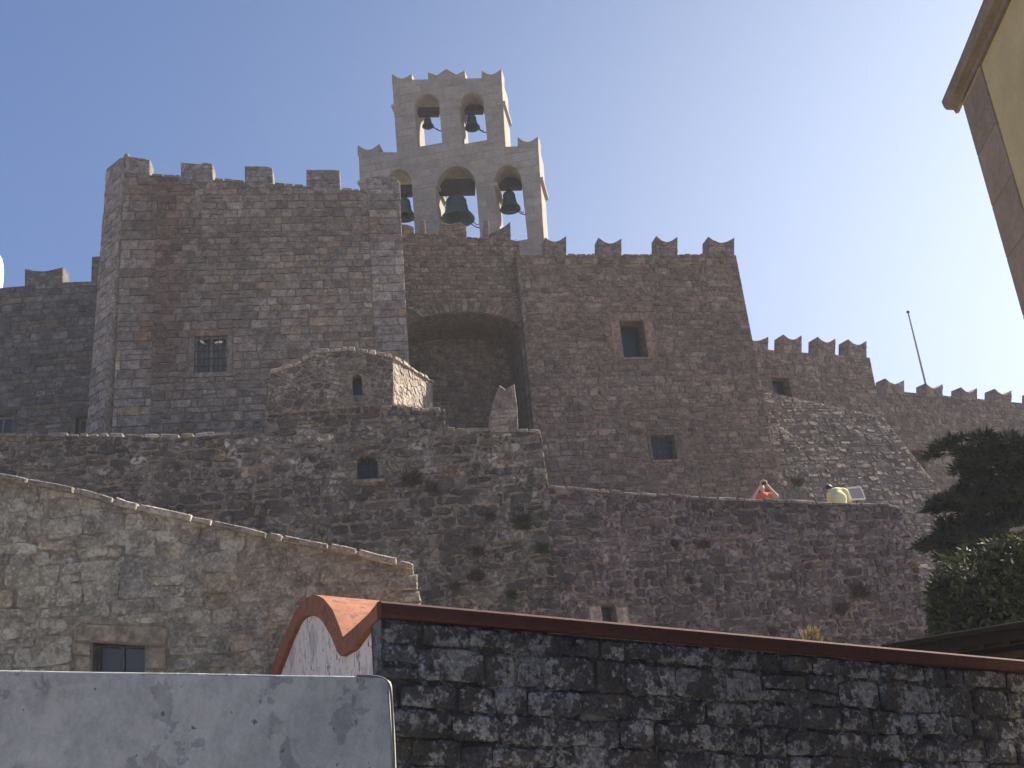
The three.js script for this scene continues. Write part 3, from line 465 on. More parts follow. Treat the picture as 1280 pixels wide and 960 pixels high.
    const q0 = V3(c.x + r * 0.75, c.y + 0.02, c.z), cu2 = new THREE.CatmullRomCurve3([q0, q0.clone().add(V3(s * 0.1, -0.16 * s, 0)), q0.clone().add(V3(s * 0.24, -0.3 * s, 0)), q0.clone().add(V3(s * 0.3, -0.24 * s, 0))]);
    part('lever', flat(new THREE.TubeGeometry(cu2, 10, 0.018, 6)), M.iron, b);
  };
  bell(535, 158, 8.5, 14, 'smallest round bell in the upper tier opening beside the taller bell', 0.3, 31);
  bell(590.5, 160, 11, 21, 'small flared bell in the upper tier, beside the smallest bell', 0.3, 31);
  bell(506, 272, 15, 30, 'medium bell half hidden behind the square tower', 0.42, 33);
  bell(572, 275, 24, 36, 'largest green bronze bell in the wide central opening', 0.62, 51);
  bell(638, 262, 14.5, 28, 'medium bell in the lower tier opening above the keep', 0.45, 35);
}
// --- far turret, far battlemented wall and flagpole
const fp = planeAt(1030, 470, 35.5, 24, 0.5);
{
  const t = thing('turret', 'lower turret with swallowtail merlons beside the keep', 'tower', base(fp, 0));
  const o = withGround(fp, [[905, 433], [1085, 447]]); o[o.length - 1][0] = fp.uv(1112, 600)[0]; o[o.length - 2] = fp.uv(1087, 447);
  const r = rectOf(fp, 966, 472, 988, 496);
  part('wall_core', extrude(fp, o, [rectPoly(r)], 3), M.mortar(0.27, 0.23, 0.20), t);
  const far = [[0.28, 0.235, 0.205, 5], [0.33, 0.285, 0.245, 3], [0.22, 0.18, 0.16, 3]];
  addStones(t, layStones(fp, clipBelow(o, fp.uv(1030, 560)[1]), { seed: 91, course: [0.13, 0.25], width: [0.18, 0.55], jit: 0.04, h: [0.01, 0.04], gap: 0.02, holes: [rectPoly(grow(r, 0.06))], color: picker(far, 0.2, (u, v) => lvl(0.85 + 0.3 * sm(u, v, 4))), seen: (x, y) => x > 945 && y < 520 }), M.stone, 'stone', 150);
  for (const [a, b, y0, y1, b0, b1, s] of [[928, 960, 419, 421, 440, 441, 1], [979, 1002, 418, 419, 442, 444, 2], [1022, 1044, 421, 423, 445, 448, 3], [1060, 1083, 424, 426, 448, 451, 4]]) merlon(t, fp, fork(a, b, y0, y1, b0, b1, 6), 0.6, [0.31, 0.265, 0.225], 92 + s);
  const w = thingPart(t, 'window', box(fp, r[0] - 0.02, r[2] + 0.02, r[1] - 0.02, r[3] + 0.02, -0.5, -0.45), M.void);
  part('pane', box(fp, r[0], r[2], r[1], r[3], -0.4, -0.39, 0.002), M.glass, w);
}
const wp = planeAt(1190, 490, 43, 26, 0);
{
  const t = thing('battlemented_wall', 'long brown battlemented wall behind the dark pine', 'wall', base(wp, 0));
  const o = withGround(wp, [[1060, 483], [1090, 486], [1280, 504], [1420, 517]]), r = rectOf(wp, 1139, 563, 1161, 640);
  part('wall_core', extrude(wp, o, [rectPoly(r)], 1.4), M.mortar(0.25, 0.21, 0.185), t);
  addStones(t, layStones(wp, clipBelow(o, wp.uv(1190, 720)[1]), { seed: 101, course: [0.14, 0.27], width: [0.2, 0.6], jit: 0.04, h: [0.01, 0.04], gap: 0.02, holes: [rectPoly(grow(r, 0.1))], color: picker([[0.25, 0.205, 0.18, 5], [0.29, 0.25, 0.215, 3], [0.19, 0.155, 0.14, 3]], 0.2, (u, v) => lvl(0.8 + 0.4 * sm(u, v, 4))), seen: (x, y) => x > 1100 && y < 620 }), M.stone, 'stone', 200);
  for (const [a, b, y0, y1, b0, b1, s] of [[1106, 1130, 473, 475, 492, 494, 1], [1157, 1178, 479, 480, 496, 498, 2], [1201, 1221, 484, 485, 500, 502, 3], [1243, 1264, 486, 488, 504, 506, 4], [1290, 1312, 490, 492, 508, 510, 5]]) merlon(t, wp, fork(a, b, y0, y1, b0, b1, 6), 0.6, [0.31, 0.265, 0.225], 110 + s);
  const w = thingPart(t, 'doorway', box(wp, r[0] - 0.02, r[2] + 0.02, r[1] - 0.02, r[3] + 0.02, -0.6, -0.55), M.void);
  part('door', box(wp, r[0], r[2], r[1], r[3], -0.3, -0.25, 0.004), M.wood, w);
  part('lintel', box(wp, r[0] - 0.12, r[2] + 0.12, r[3] + 0.002, r[3] + 0.2, -0.05, 0.04, 0.012), M.mortar(0.26, 0.2, 0.16), w);
  const b0 = atDepth(1158.5, 486, 43.4), dir = atDepth(1135, 390, 43.4).sub(b0), f = thing('flagpole', 'bare thin flagpole leaning above the far battlemented wall', 'flagpole', b0.clone().add(V3(0, -0.3, 0)));
  part('pole', flat(bar(b0.clone().addScaledVector(dir, -0.1), b0.clone().add(dir), 0.05, 0.032, 10)), std({ color: rgb(0.28, 0.26, 0.25), roughness: 0.6 }), f);
  const tp2 = b0.clone().add(dir); part('finial', flat(new THREE.SphereGeometry(0.075, 12, 8).translate(tp2.x, tp2.y, tp2.z)), M.iron, f);
}
// --- battered buttress
const sp = planeAt(1040, 512, 34, 16, 23.6);
{
  const t = thing('buttress', 'steep sloping rubble buttress beside the keep behind the two people', 'buttress', base(sp, 0));
  const a = sp.uv(935, 486), b = sp.uv(959, 490), c = sp.uv(1103, 521), d = sp.uv(1189, 629), e = sp.uv(1245, 705), g = sp.ground(), k = (e[0] - d[0]) / (e[1] - d[1]);
  const o = [[a[0] - 1.2, g], [a[0] - 0.6, a[1]], b, c, d, e, [e[0] + k * (g - e[1]) * 0.6, g]];
  part('wall_core', extrude(sp, o, null, 3.2), M.mortar(0.30, 0.255, 0.225), t);
  addStones(t, layStones(sp, clipBelow(o, sp.uv(1150, 800)[1]), { seed: 121, course: [0.11, 0.21], width: [0.13, 0.42], jit: 0.045, h: [0.01, 0.045], bev: 0.018, gap: 0.02, round: 0.16, color: picker([[0.30, 0.25, 0.21, 5], [0.35, 0.295, 0.25, 3], [0.22, 0.18, 0.15, 3]], 0.2, (u, v) => lvl(0.85 + 0.3 * sm(u, v, 4))), seen: (x, y) => x > 965 && !(x < 1130 && y > 630) }), M.stone, 'stone', 280);
}
// --- bastion with the little chapel on top
const mp = planeAt(440, 540, 23, 8, 2);
{
  const t = thing('bastion', 'broad weathered rubble bastion below the square tower, arched niche in it', 'wall', base(mp, 0));
  const o = withGround(mp, [[-420, 542], [0, 543], [110, 545], [225, 547], [330, 540], [333, 519], [490, 505], [514, 513], [557, 514], [557, 536], [620, 538], [676, 540], [687, 615]]);
  o[o.length - 1][0] = mp.uv(690, 640)[0];
  const nb = [mp.uv(446.5, 600), mp.uv(473, 600), mp.uv(460, 579), mp.uv(460, 568)], nh = archPts(nb[0][0], nb[1][0], nb[0][1], nb[2][1], nb[3][1] - nb[2][1], 10);
  part('wall_core', extrude(mp, o, [nh], 2.2), M.mortar(0.31, 0.29, 0.275), t);
  const W = (x, y) => mp.uv(x, y), patch = (u, v, rnd) => {
    const a = W(310, 565), b = W(620, 580), q = (p, ru, rv) => Math.exp(-Math.pow((u - p[0]) / ru, 2) - Math.pow((v - p[1]) / rv, 2)), n = sm(u * 1.6, v * 1.6, 33);
    let s = 0.52 + 0.85 * sm(u * 0.7, v * 0.8, 35); if (rnd() < 1.0 * q(a, 1.4, 0.5) * (0.5 + n) + 0.55 * q(b, 1.3, 0.7) * (0.5 + n)) s *= 1.45 + 0.75 * rnd(); return [s, s, s * (1.01)];
  };
  const seen = (x, y) => x < 690 && y > 440 && !(x < 520 && y > 600 + x * 0.2);
  addStones(t, layStones(mp, clipBelow(o, W(400, 860)[1]), { seed: 131, course: [0.12, 0.28], width: [0.14, 0.6], jit: 0.055, h: [0.012, 0.055], bev: 0.018, gap: 0.018, round: 0.2, holes: [nh.map(p => p)], color: picker(BASTION, 0.25, patch), seen }), M.lichenStone, 'stone', 285);
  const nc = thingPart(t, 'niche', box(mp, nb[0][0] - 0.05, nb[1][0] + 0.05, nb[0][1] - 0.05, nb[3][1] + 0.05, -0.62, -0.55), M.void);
  part('pane', box(mp, nb[0][0] - 0.03, nb[1][0] + 0.03, nb[0][1] - 0.03, nb[3][1] + 0.03, -0.42, -0.4, 0.003), M.glass, nc);  // dark sheet added behind the grille, standing in for shade inside the niche
  part('sill', box(mp, nb[0][0] - 0.12, nb[1][0] + 0.16, nb[0][1] - 0.09, nb[0][1] - 0.002, -0.1, 0.07, 0.02), M.mortar(0.36, 0.33, 0.3), nc);
  const bars = []; for (let i = 1; i < 4; i++) { const u = lerp(nb[0][0], nb[1][0], i / 4); bars.push(flat(bar(mp.at(u, nb[0][1], -0.2), mp.at(u, nb[3][1], -0.2), 0.012))); } bars.push(flat(bar(mp.at(nb[0][0], lerp(nb[0][1], nb[3][1], 0.45), -0.2), mp.at(nb[1][0], lerp(nb[0][1], nb[3][1], 0.45), -0.2), 0.014))); part('grille', mergeGeometries(bars), M.iron, nc);
  const pc = picker([[0.34, 0.31, 0.27, 3], [0.28, 0.25, 0.22, 2], [0.40, 0.36, 0.30, 1]], 0.2);
  addStones(t, capStones(mp, [W(-420, 542), W(110, 545), W(225, 547), W(330, 540)], { seed: 133, w: [0.2, 0.5], hh: [0.03, 0.07], depth: 0.5, color: picker(BASTION, 0.2) }).concat(capStones(mp, [W(514, 513), W(557, 514)], { seed: 134, w: [0.15, 0.3], hh: [0.03, 0.08], depth: 0.35, color: pc }), capStones(mp, [W(558, 537), W(611, 538)], { seed: 135, w: [0.2, 0.4], hh: [0.03, 0.06], depth: 0.5, color: pc }), capStones(mp, [W(647, 539), W(676, 540)], { seed: 136, w: [0.2, 0.4], hh: [0.03, 0.06], depth: 0.5, color: pc })), M.stone, 'coping_stone', 60);
  // broken forked merlon standing on the parapet
  merlon(t, mp, [[611, 541], [648, 542], [647, 512], [643, 480], [632, 487], [624, 481], [617, 500], [613, 515]], 0.45, [0.33, 0.28, 0.25], 137);
  // the chapel
  const ch = thing('chapel', 'small rubble chapel with arched slit window and sunlit side wall', 'chapel', base(mp, W(420, 500)[0], W(420, 520)[1] * mp.V.y + mp.O.y - 0.2));
  const cfo = [W(333, 519), W(492, 505), W(491.5, 447.5), W(470, 443.5), W(435, 438), W(395, 442), W(367, 459), W(338, 467)];
  const nn = [W(441, 495), W(453.5, 495), W(447, 474), W(447, 468)], n2 = archPts(nn[0][0], nn[1][0], nn[0][1], nn[2][1], nn[3][1] - nn[2][1], 8), cpl = mp.shift(0.03);
  const lowered = cfo.slice(); lowered[0] = W(331, 530); lowered[1] = W(492, 514);
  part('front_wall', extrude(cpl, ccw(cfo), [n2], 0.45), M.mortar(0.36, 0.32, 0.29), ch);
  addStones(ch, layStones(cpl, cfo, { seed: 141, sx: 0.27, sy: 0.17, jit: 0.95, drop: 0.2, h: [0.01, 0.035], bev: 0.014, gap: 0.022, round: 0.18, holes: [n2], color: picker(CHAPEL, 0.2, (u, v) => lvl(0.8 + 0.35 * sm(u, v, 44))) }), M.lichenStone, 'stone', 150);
  part('dark_slit_pane', box(cpl, nn[0][0] - 0.04, nn[1][0] + 0.04, nn[0][1] - 0.04, nn[3][1] + 0.04, -0.38, -0.34, 0.004), M.glass, ch);  // near-black pane added so the slit keeps its shaded look
  // sunlit side wall running back to the right
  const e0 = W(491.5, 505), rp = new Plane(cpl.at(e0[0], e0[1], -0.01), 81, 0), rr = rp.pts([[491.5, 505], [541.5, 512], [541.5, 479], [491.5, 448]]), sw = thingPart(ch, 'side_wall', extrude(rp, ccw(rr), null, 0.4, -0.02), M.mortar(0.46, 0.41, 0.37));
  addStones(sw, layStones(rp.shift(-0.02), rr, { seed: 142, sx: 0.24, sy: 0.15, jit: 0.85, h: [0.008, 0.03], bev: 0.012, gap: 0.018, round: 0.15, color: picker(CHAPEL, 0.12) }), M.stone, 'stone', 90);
  // roof: lit rough stones along the crest, slab behind
  const cr = picker(CHAPEL, 0.2);
  const crest = capStones(cpl, [W(338, 467), W(367, 459), W(395, 442), W(435, 438), W(470, 443.5), W(491, 447.5)], { seed: 143, w: [0.14, 0.36], hh: [0.03, 0.1], depth: 0.5, n: 0.07, color: cr });
  addStones(ch, crest, M.stone, 'roof_stone', 40);
  addStones(sw, capStones(rp, [rr[3], rr[2]], { seed: 144, w: [0.2, 0.5], hh: [0.03, 0.09], depth: 0.35, n: 0.06, color: cr }), M.stone, 'roof_stone', 20);
  const pA = cpl.at(...W(367, 459), -0.45), q = cpl.shift(-0.46); part('roof', extrude(q, ccw([W(340, 470), W(490, 452), W(470, 448), W(435, 442), W(396, 447), W(368, 463)]), null, 2.2), M.mortar(0.46, 0.41, 0.37), ch);
}
// --- terrace wall where the two people lean
const ep = new Plane(mp.at(...mp.uv(686, 640)), 19, 3);
let terraceY;
{
  const t = thing('terrace_wall', 'long purplish rubble terrace wall with parapet under the keep', 'wall', base(ep, 3));
  const tl = [[686, 609], [776, 617], [860, 622], [929, 626], [981, 628], [1060, 631], [1108, 632], [1124, 636], [1133, 652], [1172, 802]];
  const o = withGround(ep, tl), last = o[o.length - 2], prev = o[o.length - 3]; o[o.length - 1][0] = last[0] + (last[0] - prev[0]) * 0.8; o[0][0] = ep.uv(686, 640)[0] + 0.01; o[1][0] = o[0][0];
  const r = rectOf(ep, 753, 756, 771, 790);
  part('wall_core', extrude(ep, o, [rectPoly(r)], 0.75), M.mortar(0.30, 0.265, 0.27), t);
  const st = (u, v) => { const s = 0.52 + 0.85 * sm(u * 0.6, v * 0.9, 53), k = sm(u * 0.5 + 7, v * 0.5, 57); return [s * (0.98 + 0.1 * k), s * 0.97, s * (0.98 + 0.1 * (1 - k))]; };
  addStones(t, layStones(ep, clipBelow(o, ep.uv(900, 900)[1]), { seed: 151, course: [0.12, 0.27], width: [0.14, 0.58], jit: 0.055, h: [0.012, 0.055], bev: 0.018, gap: 0.018, round: 0.2, holes: [rectPoly(grow(r, 0.34, 0.02, 0.34, 0.02))], color: picker(TERR, 0.25, st), seen: (x, y) => y < 770 + (x - 685) * 0.09 }), M.lichenStone, 'stone', 285);
  addStones(t, capStones(ep, tl.slice(0, 8).map(p => ep.uv(...p)), { seed: 152, w: [0.25, 0.6], hh: [0.03, 0.06], depth: 0.72, n: 0.06, color: picker(TERR, 0.18) }), M.stone, 'coping_stone', 60);
  const w = thingPart(t, 'window', box(ep, r[0] - 0.02, r[2] + 0.02, r[1] - 0.02, r[3] + 0.02, -0.45, -0.4), M.void);
  part('pane', box(ep, r[0], r[2], r[1], r[3], -0.36, -0.34, 0.003), M.glass, w);
  for (const [a, b, s] of [[r[0] - 0.32, r[0] - 0.004, 0], [r[2] + 0.004, r[2] + 0.3, 1]]) part('jamb', box(ep, a, b, lerp(r[1], r[3], 0.1), r[3] - 0.02 - s * 0.05, -0.05, 0.035, 0.02), M.mortar(0.58, 0.53, 0.53), w);
  part('lintel', box(ep, r[0] - 0.12, r[2] + 0.12, r[3] + 0.004, r[3] + 0.14, -0.05, 0.03, 0.02), M.mortar(0.24, 0.21, 0.21), w);
  terraceY = ep.at(...ep.uv(950, 627)).y - 0.85;
  const bk = ep.at(...ep.uv(686, 640), -0.74), x1 = ep.at(...ep.uv(1108, 640), -0.74);
  const s = new THREE.Shape([[bk.x, -bk.z], [x1.x, -x1.z], [x1.x + 1.5, 34], [bk.x + 0.5, 33]].map(p => new THREE.Vector2(...p)));
  structure('terrace_floor', new THREE.ExtrudeGeometry(s, { depth: 0.3, bevelEnabled: false }).rotateX(-Math.PI / 2).translate(0, terraceY - 0.3, 0), M.mortar(0.33, 0.3, 0.27));
}
// ------------------------------------------------------------ the near houses and walls
// --- house with the sloping coping
const hp = planeAt(260, 700, 13, 7, 0);
{
  const t = thing('rubble_house', 'grey rubble stone house wall with sloping stone coping and small window', 'house', base(hp, -1));
  const top = [[-420, 500], [0, 592], [95, 611], [173, 632], [266, 651], [354, 671], [447, 689], [517, 706]], H = (x, y) => hp.uv(x, y);
  const o = withGround(hp, top); o[o.length - 1][0] = o[o.length - 2][0];
  const hole = [H(115, 843), H(181, 845), H(181, 807), H(116, 803)];
  part('wall_core', extrude(hp, o, [hole], 3.5), M.mortar(0.38, 0.375, 0.34), t);
  const sur = [H(90, 860), H(212, 860), H(212, 780), H(91, 778)];
  const st = (u, v) => { const k = sm(u * 0.8, v * 0.9, 63), s = 0.80 + 0.42 * sm(u * 0.5 + 3, v * 0.6, 61); return [s * (0.97 + 0.09 * k), s * (0.98 + 0.05 * k), s * (1.04 - 0.14 * k)]; };
  const pal = [[0.41, 0.398, 0.345, 5], [0.44, 0.425, 0.365, 3], [0.37, 0.36, 0.315, 2], [0.42, 0.38, 0.295, 0.8], [0.345, 0.342, 0.315, 1]];
  addStones(t, layStones(hp, clipBelow(o, H(250, 950)[1]), { seed: 201, course: [0.15, 0.29], width: [0.19, 0.56], jit: 0.045, h: [0.006, 0.02], bev: 0.009, gap: 0.009, eps: 0.03, round: 0.12, fine: 0.11, holes: [sur], color: picker(pal, 0.14, st), seen: (x, y) => y < 845 }), M.stone, 'stone', 295);
  addStones(t, capStones(hp, top.map(p => H(...p)).map(p => [p[0], p[1] - 0.05]), { seed: 202, w: [0.4, 0.9], hh: [0.04, 0.075], depth: 0.6, n: 0.1, color: picker([[0.40, 0.375, 0.33, 3], [0.34, 0.31, 0.27, 2], [0.46, 0.43, 0.37, 1]], 0.15) }), M.stone, 'coping_stone', 40);
  // rough quoins at the free corner
  const e = H(517, 712), rnd = rng(203); let v = H(515, 950)[1];
  while (v < e[1] - 0.1) { const h = 0.16 + 0.16 * rnd(), c = picker(pal, 0.15)(0, 0, rnd); part('quoin', flat(box(hp, e[0] - 0.16 - 0.2 * rnd(), e[0] + 0.03 + 0.04 * rnd(), v + 0.008, Math.min(e[1] - 0.04, v + h) - 0.008, -0.5, 0.035 + 0.02 * rnd(), 0.02, 0.015, rnd), c), M.stone, t); v += h; }
  const w = thingPart(t, 'window', extrude(hp, [H(110, 848), H(186, 850), H(186, 802), H(111, 798)], null, 0.05, -0.4), M.void), lm = M.mortar(0.44, 0.42, 0.36);
  part('lintel', extrude(hp, [H(93, 802), H(209, 807), H(210, 785), H(203, 783), H(104, 779), H(94, 784)], null, 0.3, 0.035, 0.02), lm, w);
  part('jamb', extrude(hp, [H(91, 818), H(114, 820), H(114, 804.5), H(92, 803.5)], null, 0.25, 0.03, 0.012), lm, w); part('jamb', extrude(hp, [H(95, 858), H(114, 858), H(114, 821), H(95, 820)], null, 0.25, 0.022, 0.012), lm, w);
  part('jamb', extrude(hp, [H(182.5, 836), H(208, 836), H(208, 810), H(182, 809)], null, 0.25, 0.03, 0.012), lm, w); part('jamb', extrude(hp, [H(182.5, 860), H(206, 860), H(206, 837.5), H(182.5, 837.5)], null, 0.25, 0.022, 0.012), lm, w);
  part('sill', extrude(hp, [H(114, 852), H(183, 852), H(182.5, 846.5), H(114, 845)], null, 0.3, 0.03, 0.008), lm, w);
  const q = (x0, x1, y0, y1, n1, m, name) => part(name, extrude(hp, [H(x0, y1), H(x1, y1), H(x1, y0 + 2), H(x0, y0)], null, 0.05, n1, 0.004), m, w);
  q(116, 121, 804, 844, -0.18, M.blueWood, 'frame'); q(176, 181, 806, 845, -0.18, M.blueWood, 'frame'); q(146, 151, 805, 844, -0.18, M.blueWood, 'frame'); q(121.2, 145.8, 804, 808, -0.18, M.blueWood, 'frame'); q(151.2, 175.8, 805, 809, -0.18, M.blueWood, 'frame');
  const pm = std({ color: rgb(0.05, 0.06, 0.075), roughness: 0.22 }); q(121, 146, 807, 845, -0.21, pm, 'pane'); q(151, 176, 808, 845, -0.21, pm, 'pane');
}
// --- vaulted outbuilding: dark lichened wall, orange coping darkened for its shade, orange roof rising in a hump
const dw = planeAt(482, 800, 8, 25, 0), gp = new Plane(dw.O.clone(), -65, 0);
{
  const t = thing('vaulted_outbuilding', 'outbuilding with orange humped roof, white gable and dark lichened stone wall', 'building', base(dw, 0.5));
  const a = dw.uv(482, 770), b = dw.uv(1280, 839), ang = Math.atan2(b[1] - a[1], b[0] - a[0]), slope = Math.tan(ang), LEN = 13, RL = 1.5;
  const shear = g => { const p = g.attributes.position, d = V3(); for (let i = 0; i < p.count; i++) { d.fromBufferAttribute(p, i); const s = d.clone().sub(dw.O).dot(dw.U); p.setY(i, d.y + slope * s); } g.computeVertexNormals(); return g; };
  const G = l => l.map(p => gp.uv(...p));
  const outer = G([[336, 860], [342.5, 841], [359.7, 797], [375, 764], [382, 754], [389, 748], [395, 745], [400, 744], [406, 746], [411, 749], [422, 762], [430, 781], [435.5, 796.5], [448.7, 785.6], [467.5, 768.4], [481, 753.5]]);
  const inner = G([[345, 860], [352, 841], [367.5, 801], [378, 778], [383, 772.5], [388, 770], [394, 769], [399, 770], [405, 773], [410, 778], [420.6, 796.6], [428, 815], [432.5, 820.5], [448.7, 811], [464, 790], [480, 773.5]]);
  const last = outer[outer.length - 1], li = inner[inner.length - 1]; last[0] = -0.03; li[0] = -0.03;
  const rg = extrude(gp, outer.concat(inner.slice().reverse()), null, RL, 0.05); part('roof', shear(rg), M.orange, t);
  const gb = inner.map(p => [Math.min(p[0], -0.04), p[1] - 0.004]), gg = gp.ground();
  part('gable_wall', shear(extrude(gp, [[gb[0][0], gg], [-0.04, gg], ...gb.slice().reverse()], null, RL - 0.2)), M.gable, t);
  // coping over the long wall, its shade put into the orange paint
  const cv = last[1], ch = cv - li[1];
  part('coping', shear(extrude(gp, [[-0.35, cv - ch], [0.085, cv - ch * 0.98], [0.1, cv - ch * 0.8], [0.098, cv - ch * 0.12], [0.08, cv + 0.004], [-0.028, cv + 0.006], [-0.35, cv - 0.02]].map(p => [p[0] < -0.3 ? -0.026 : p[0], p[1]]), null, LEN, 0.052)), M.shadedCoping, t);
  // the long wall
  const sl = new Plane(dw.at(0, 0, 0.0), 25, 0); sl.U = dw.U.clone().multiplyScalar(Math.cos(ang)).addScaledVector(dw.V, Math.sin(ang)); sl.V = dw.V.clone().multiplyScalar(Math.cos(ang)).addScaledVector(dw.U, -Math.sin(ang));
  const core = [[-0.03, dw.ground()], [LEN * 0.98, dw.ground()], [LEN * 0.98, li[1] - 0.004 + slope * LEN * 0.98], [-0.03, li[1] - 0.004]];
  const lw = thingPart(t, 'long_wall', extrude(dw, core, null, 0.3, 0.0), std({ color: rgb(0.55, 0.54, 0.53), map: lichenMap, bumpMap: bumpRough, bumpScale: 0.03 }));
  const topv = li[1] - 0.01, fo = [[-0.02, topv - 3.0], [LEN * 0.97, topv - 3.0], [LEN * 0.97, topv], [-0.02, topv]];
  const stn = layStones(sl, fo, { seed: 221, course: [0.19, 0.28], width: [0.22, 0.58], jit: 0.02, h: [0.012, 0.04], bev: 0.018, gap: 0.016, round: 0.11, fine: 0.09, color: (u, v, r) => { const k = 0.62 + 0.3 * r() + 0.25 * sm(u * 0.9, v * 1.1, 71); return [k, k, k * 1.03]; } });
  addStones(lw, stn, M.darkLichen, 'stone', 280);
}
// --- limewashed wall in front
const ww = planeAt(240, 842, 6.4, 3, 0);
{
  const t = thing('limewashed_wall', 'low pale blue-white limewashed wall with rounded end in front of the outbuilding', 'wall', base(ww, -1));
  const top = [[-900, 825], [0, 838], [120, 839.5], [240, 841.5], [360, 843.5], [440, 845], [474, 846.6], [480, 847.5], [484, 850.5], [485.5, 856], [487, 880], [489.5, 920], [491, 960]];
  const o = withGround(ww, top), r = rng(5); o[o.length - 1][0] = o[o.length - 2][0] + 0.01; for (let i = 1; i < 6; i++) o[i][1] += (r() - 0.5) * 0.006;
  const s = new THREE.Shape(o.map(p => new THREE.Vector2(...p))), g = new THREE.ExtrudeGeometry(s, { depth: 0.226, bevelEnabled: true, bevelThickness: 0.012, bevelSize: 0.012, bevelOffset: -0.012, bevelSegments: 3 }).translate(0, 0, -0.238);
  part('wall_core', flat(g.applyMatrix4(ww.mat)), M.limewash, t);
  const c = thing('cable', 'thin grey cable looped over the rounded end of the limewashed wall', 'cable', base(ww, o[o.length - 1][0]));
  const cl = [[446, 844], [468, 845.3], [480, 848.5], [486, 855], [488.5, 868], [490, 890], [491.5, 925], [493, 965]].map(p => { const q = ww.uv(...p); return ww.at(q[0], q[1], -0.01); }); const e = cl[cl.length - 1].clone(); e.y = 0; cl.push(e);
  part('sheath', flat(new THREE.TubeGeometry(new THREE.CatmullRomCurve3(cl), 90, 0.009, 6)), std({ color: rgb(0.16, 0.165, 0.17), roughness: 0.8 }), c);
}
// --- ochre building on the right
const rbp = new Plane(atDepth(1206, 127, 10), -97.6, 0);
{
  const t = thing('ochre_building', 'ochre stuccoed building with stone corner quoins and moulded stone cornice', 'building', base(rbp, 1));
  const g = rbp.ground(), vt = rbp.uv(1206, 126)[1], qw = rbp.uv(1225, 76)[0], LEN = 15;
  part('wall', extrude(rbp, [[0, g], [LEN, g], [LEN, vt], [0, vt]], null, 5), M.stucco, t);
  const rnd = rng(231); let v = g;
  while (v < vt - 0.05) { const h = Math.min(0.62 + 0.1 * rnd(), vt - 0.003 - v), k = 0.9 + 0.25 * rnd(); part('quoin', flat(box(rbp, -0.02, qw, v + 0.003, v + h - 0.003, -0.5, 0.025, 0.008), [0.40 * k, 0.34 * k, 0.27 * k]), M.bellWall, t); v += h; }
  const prof = [[0, 0], [0, 0.04], [0.05, 0.05], [0.07, 0.13], [0.11, 0.15], [0.19, 0.16], [0.22, 0]];   // up, out
  const s = new THREE.Shape(prof.map(p => new THREE.Vector2(...p))), cg = new THREE.ExtrudeGeometry(s, { depth: LEN + 0.25, bevelEnabled: false });
  const m = new THREE.Matrix4().makeBasis(rbp.V, rbp.N, rbp.U).setPosition(rbp.at(-0.25, vt + 0.003, 0));
  cg.applyMatrix4(m); part('cornice', flat(cg, [0.31, 0.28, 0.235]), M.bellWall, t);
  part('roof', extrude(rbp, [[-0.1, vt + 0.228], [LEN, vt + 0.228], [LEN, vt + 0.6], [-0.1, vt + 0.28]], null, 5, 0.1), M.mortar(0.35, 0.2, 0.14), t);
}
// --- dark timber lean-to roof behind the long wall
{
  const sp2 = planeAt(1200, 800, 13.6, -8, 0), t = thing('lean_to', 'dark timber lean-to roof edge beside the dark bush', 'roof', base(sp2, 1)), S = (x, y) => sp2.uv(x, y);
  const pl = l => l.map(p => S(...p));
  part('roof_slab', extrude(sp2, pl([[1096, 812], [1340, 774], [1340, 766], [1100, 806]]), null, 3, 0.12, 0.01), M.darkRoof, t);
  part('fascia', extrude(sp2, pl([[1110, 822], [1340, 790], [1340, 775], [1108, 811.5]]), null, 0.05, 0.02, 0.006), M.darkRoof, t);
  part('beam', extrude(sp2, pl([[1180, 834], [1340, 812], [1340, 803], [1180, 825]]), null, 0.14, -0.3, 0.008), M.wood, t);
  part('back_wall', extrude(sp2, [[S(1150, 830)[0], sp2.ground()], [S(1340, 800)[0], sp2.ground()], S(1340, 790), S(1150, 817)], null, 0.2, -1.4), M.darkRoof, t);
  for (const x of [1190, 1322]) { const q = S(x, 826); part('post', box(sp2, q[0] - 0.06, q[0] + 0.06, sp2.ground(), q[1], -0.4, -0.28, 0.01), M.wood, t); }
  const rd = rng(9); for (let i = 0; i < 7; i++) { const x = 1130 + i * 32, q = S(x, 817 - (x - 1110) * 0.146); part('rafter', box(sp2, q[0] - 0.04, q[0] + 0.04, q[1] - 0.1, q[1] - 0.01, -2.4, -0.06, 0.006), M.wood, t); }
}
// ------------------------------------------------------------ plants
function leafMesh(N, place, rnd) {                            // place(i) -> {p, n (rough facing), l, w, c}
  const P = new Float32Array(N * 18), C = new Float32Array(N * 18), a = V3(), b = V3();
  for (let i = 0; i < N; i++) {
    const { p, dir, l, w, c } = place(i); a.copy(dir).normalize(); b.set(rnd() - 0.5, rnd() - 0.5, rnd() - 0.5).cross(a).normalize();
    const n = b.clone().cross(a).multiplyScalar(l * 0.12), t = p.clone().addScaledVector(a, l), m1 = p.clone().addScaledVector(a, l * 0.45).addScaledVector(b, w).add(n), m2 = p.clone().addScaledVector(a, l * 0.45).addScaledVector(b, -w).add(n);
    [p, m1, t, p, t, m2].forEach((q, k) => { P.set([q.x, q.y, q.z], i * 18 + k * 3); C.set(c, i * 18 + k * 3); });
  }
  const g = new THREE.BufferGeometry(); g.setAttribute('position', new THREE.BufferAttribute(P, 3)); g.setAttribute('color', new THREE.BufferAttribute(C, 3)); g.computeVertexNormals(); return g;
}
const sph = rnd => { const z = rnd() * 2 - 1, a = rnd() * 6.2832, s = Math.sqrt(1 - z * z); return V3(s * Math.cos(a), z, s * Math.sin(a)); };
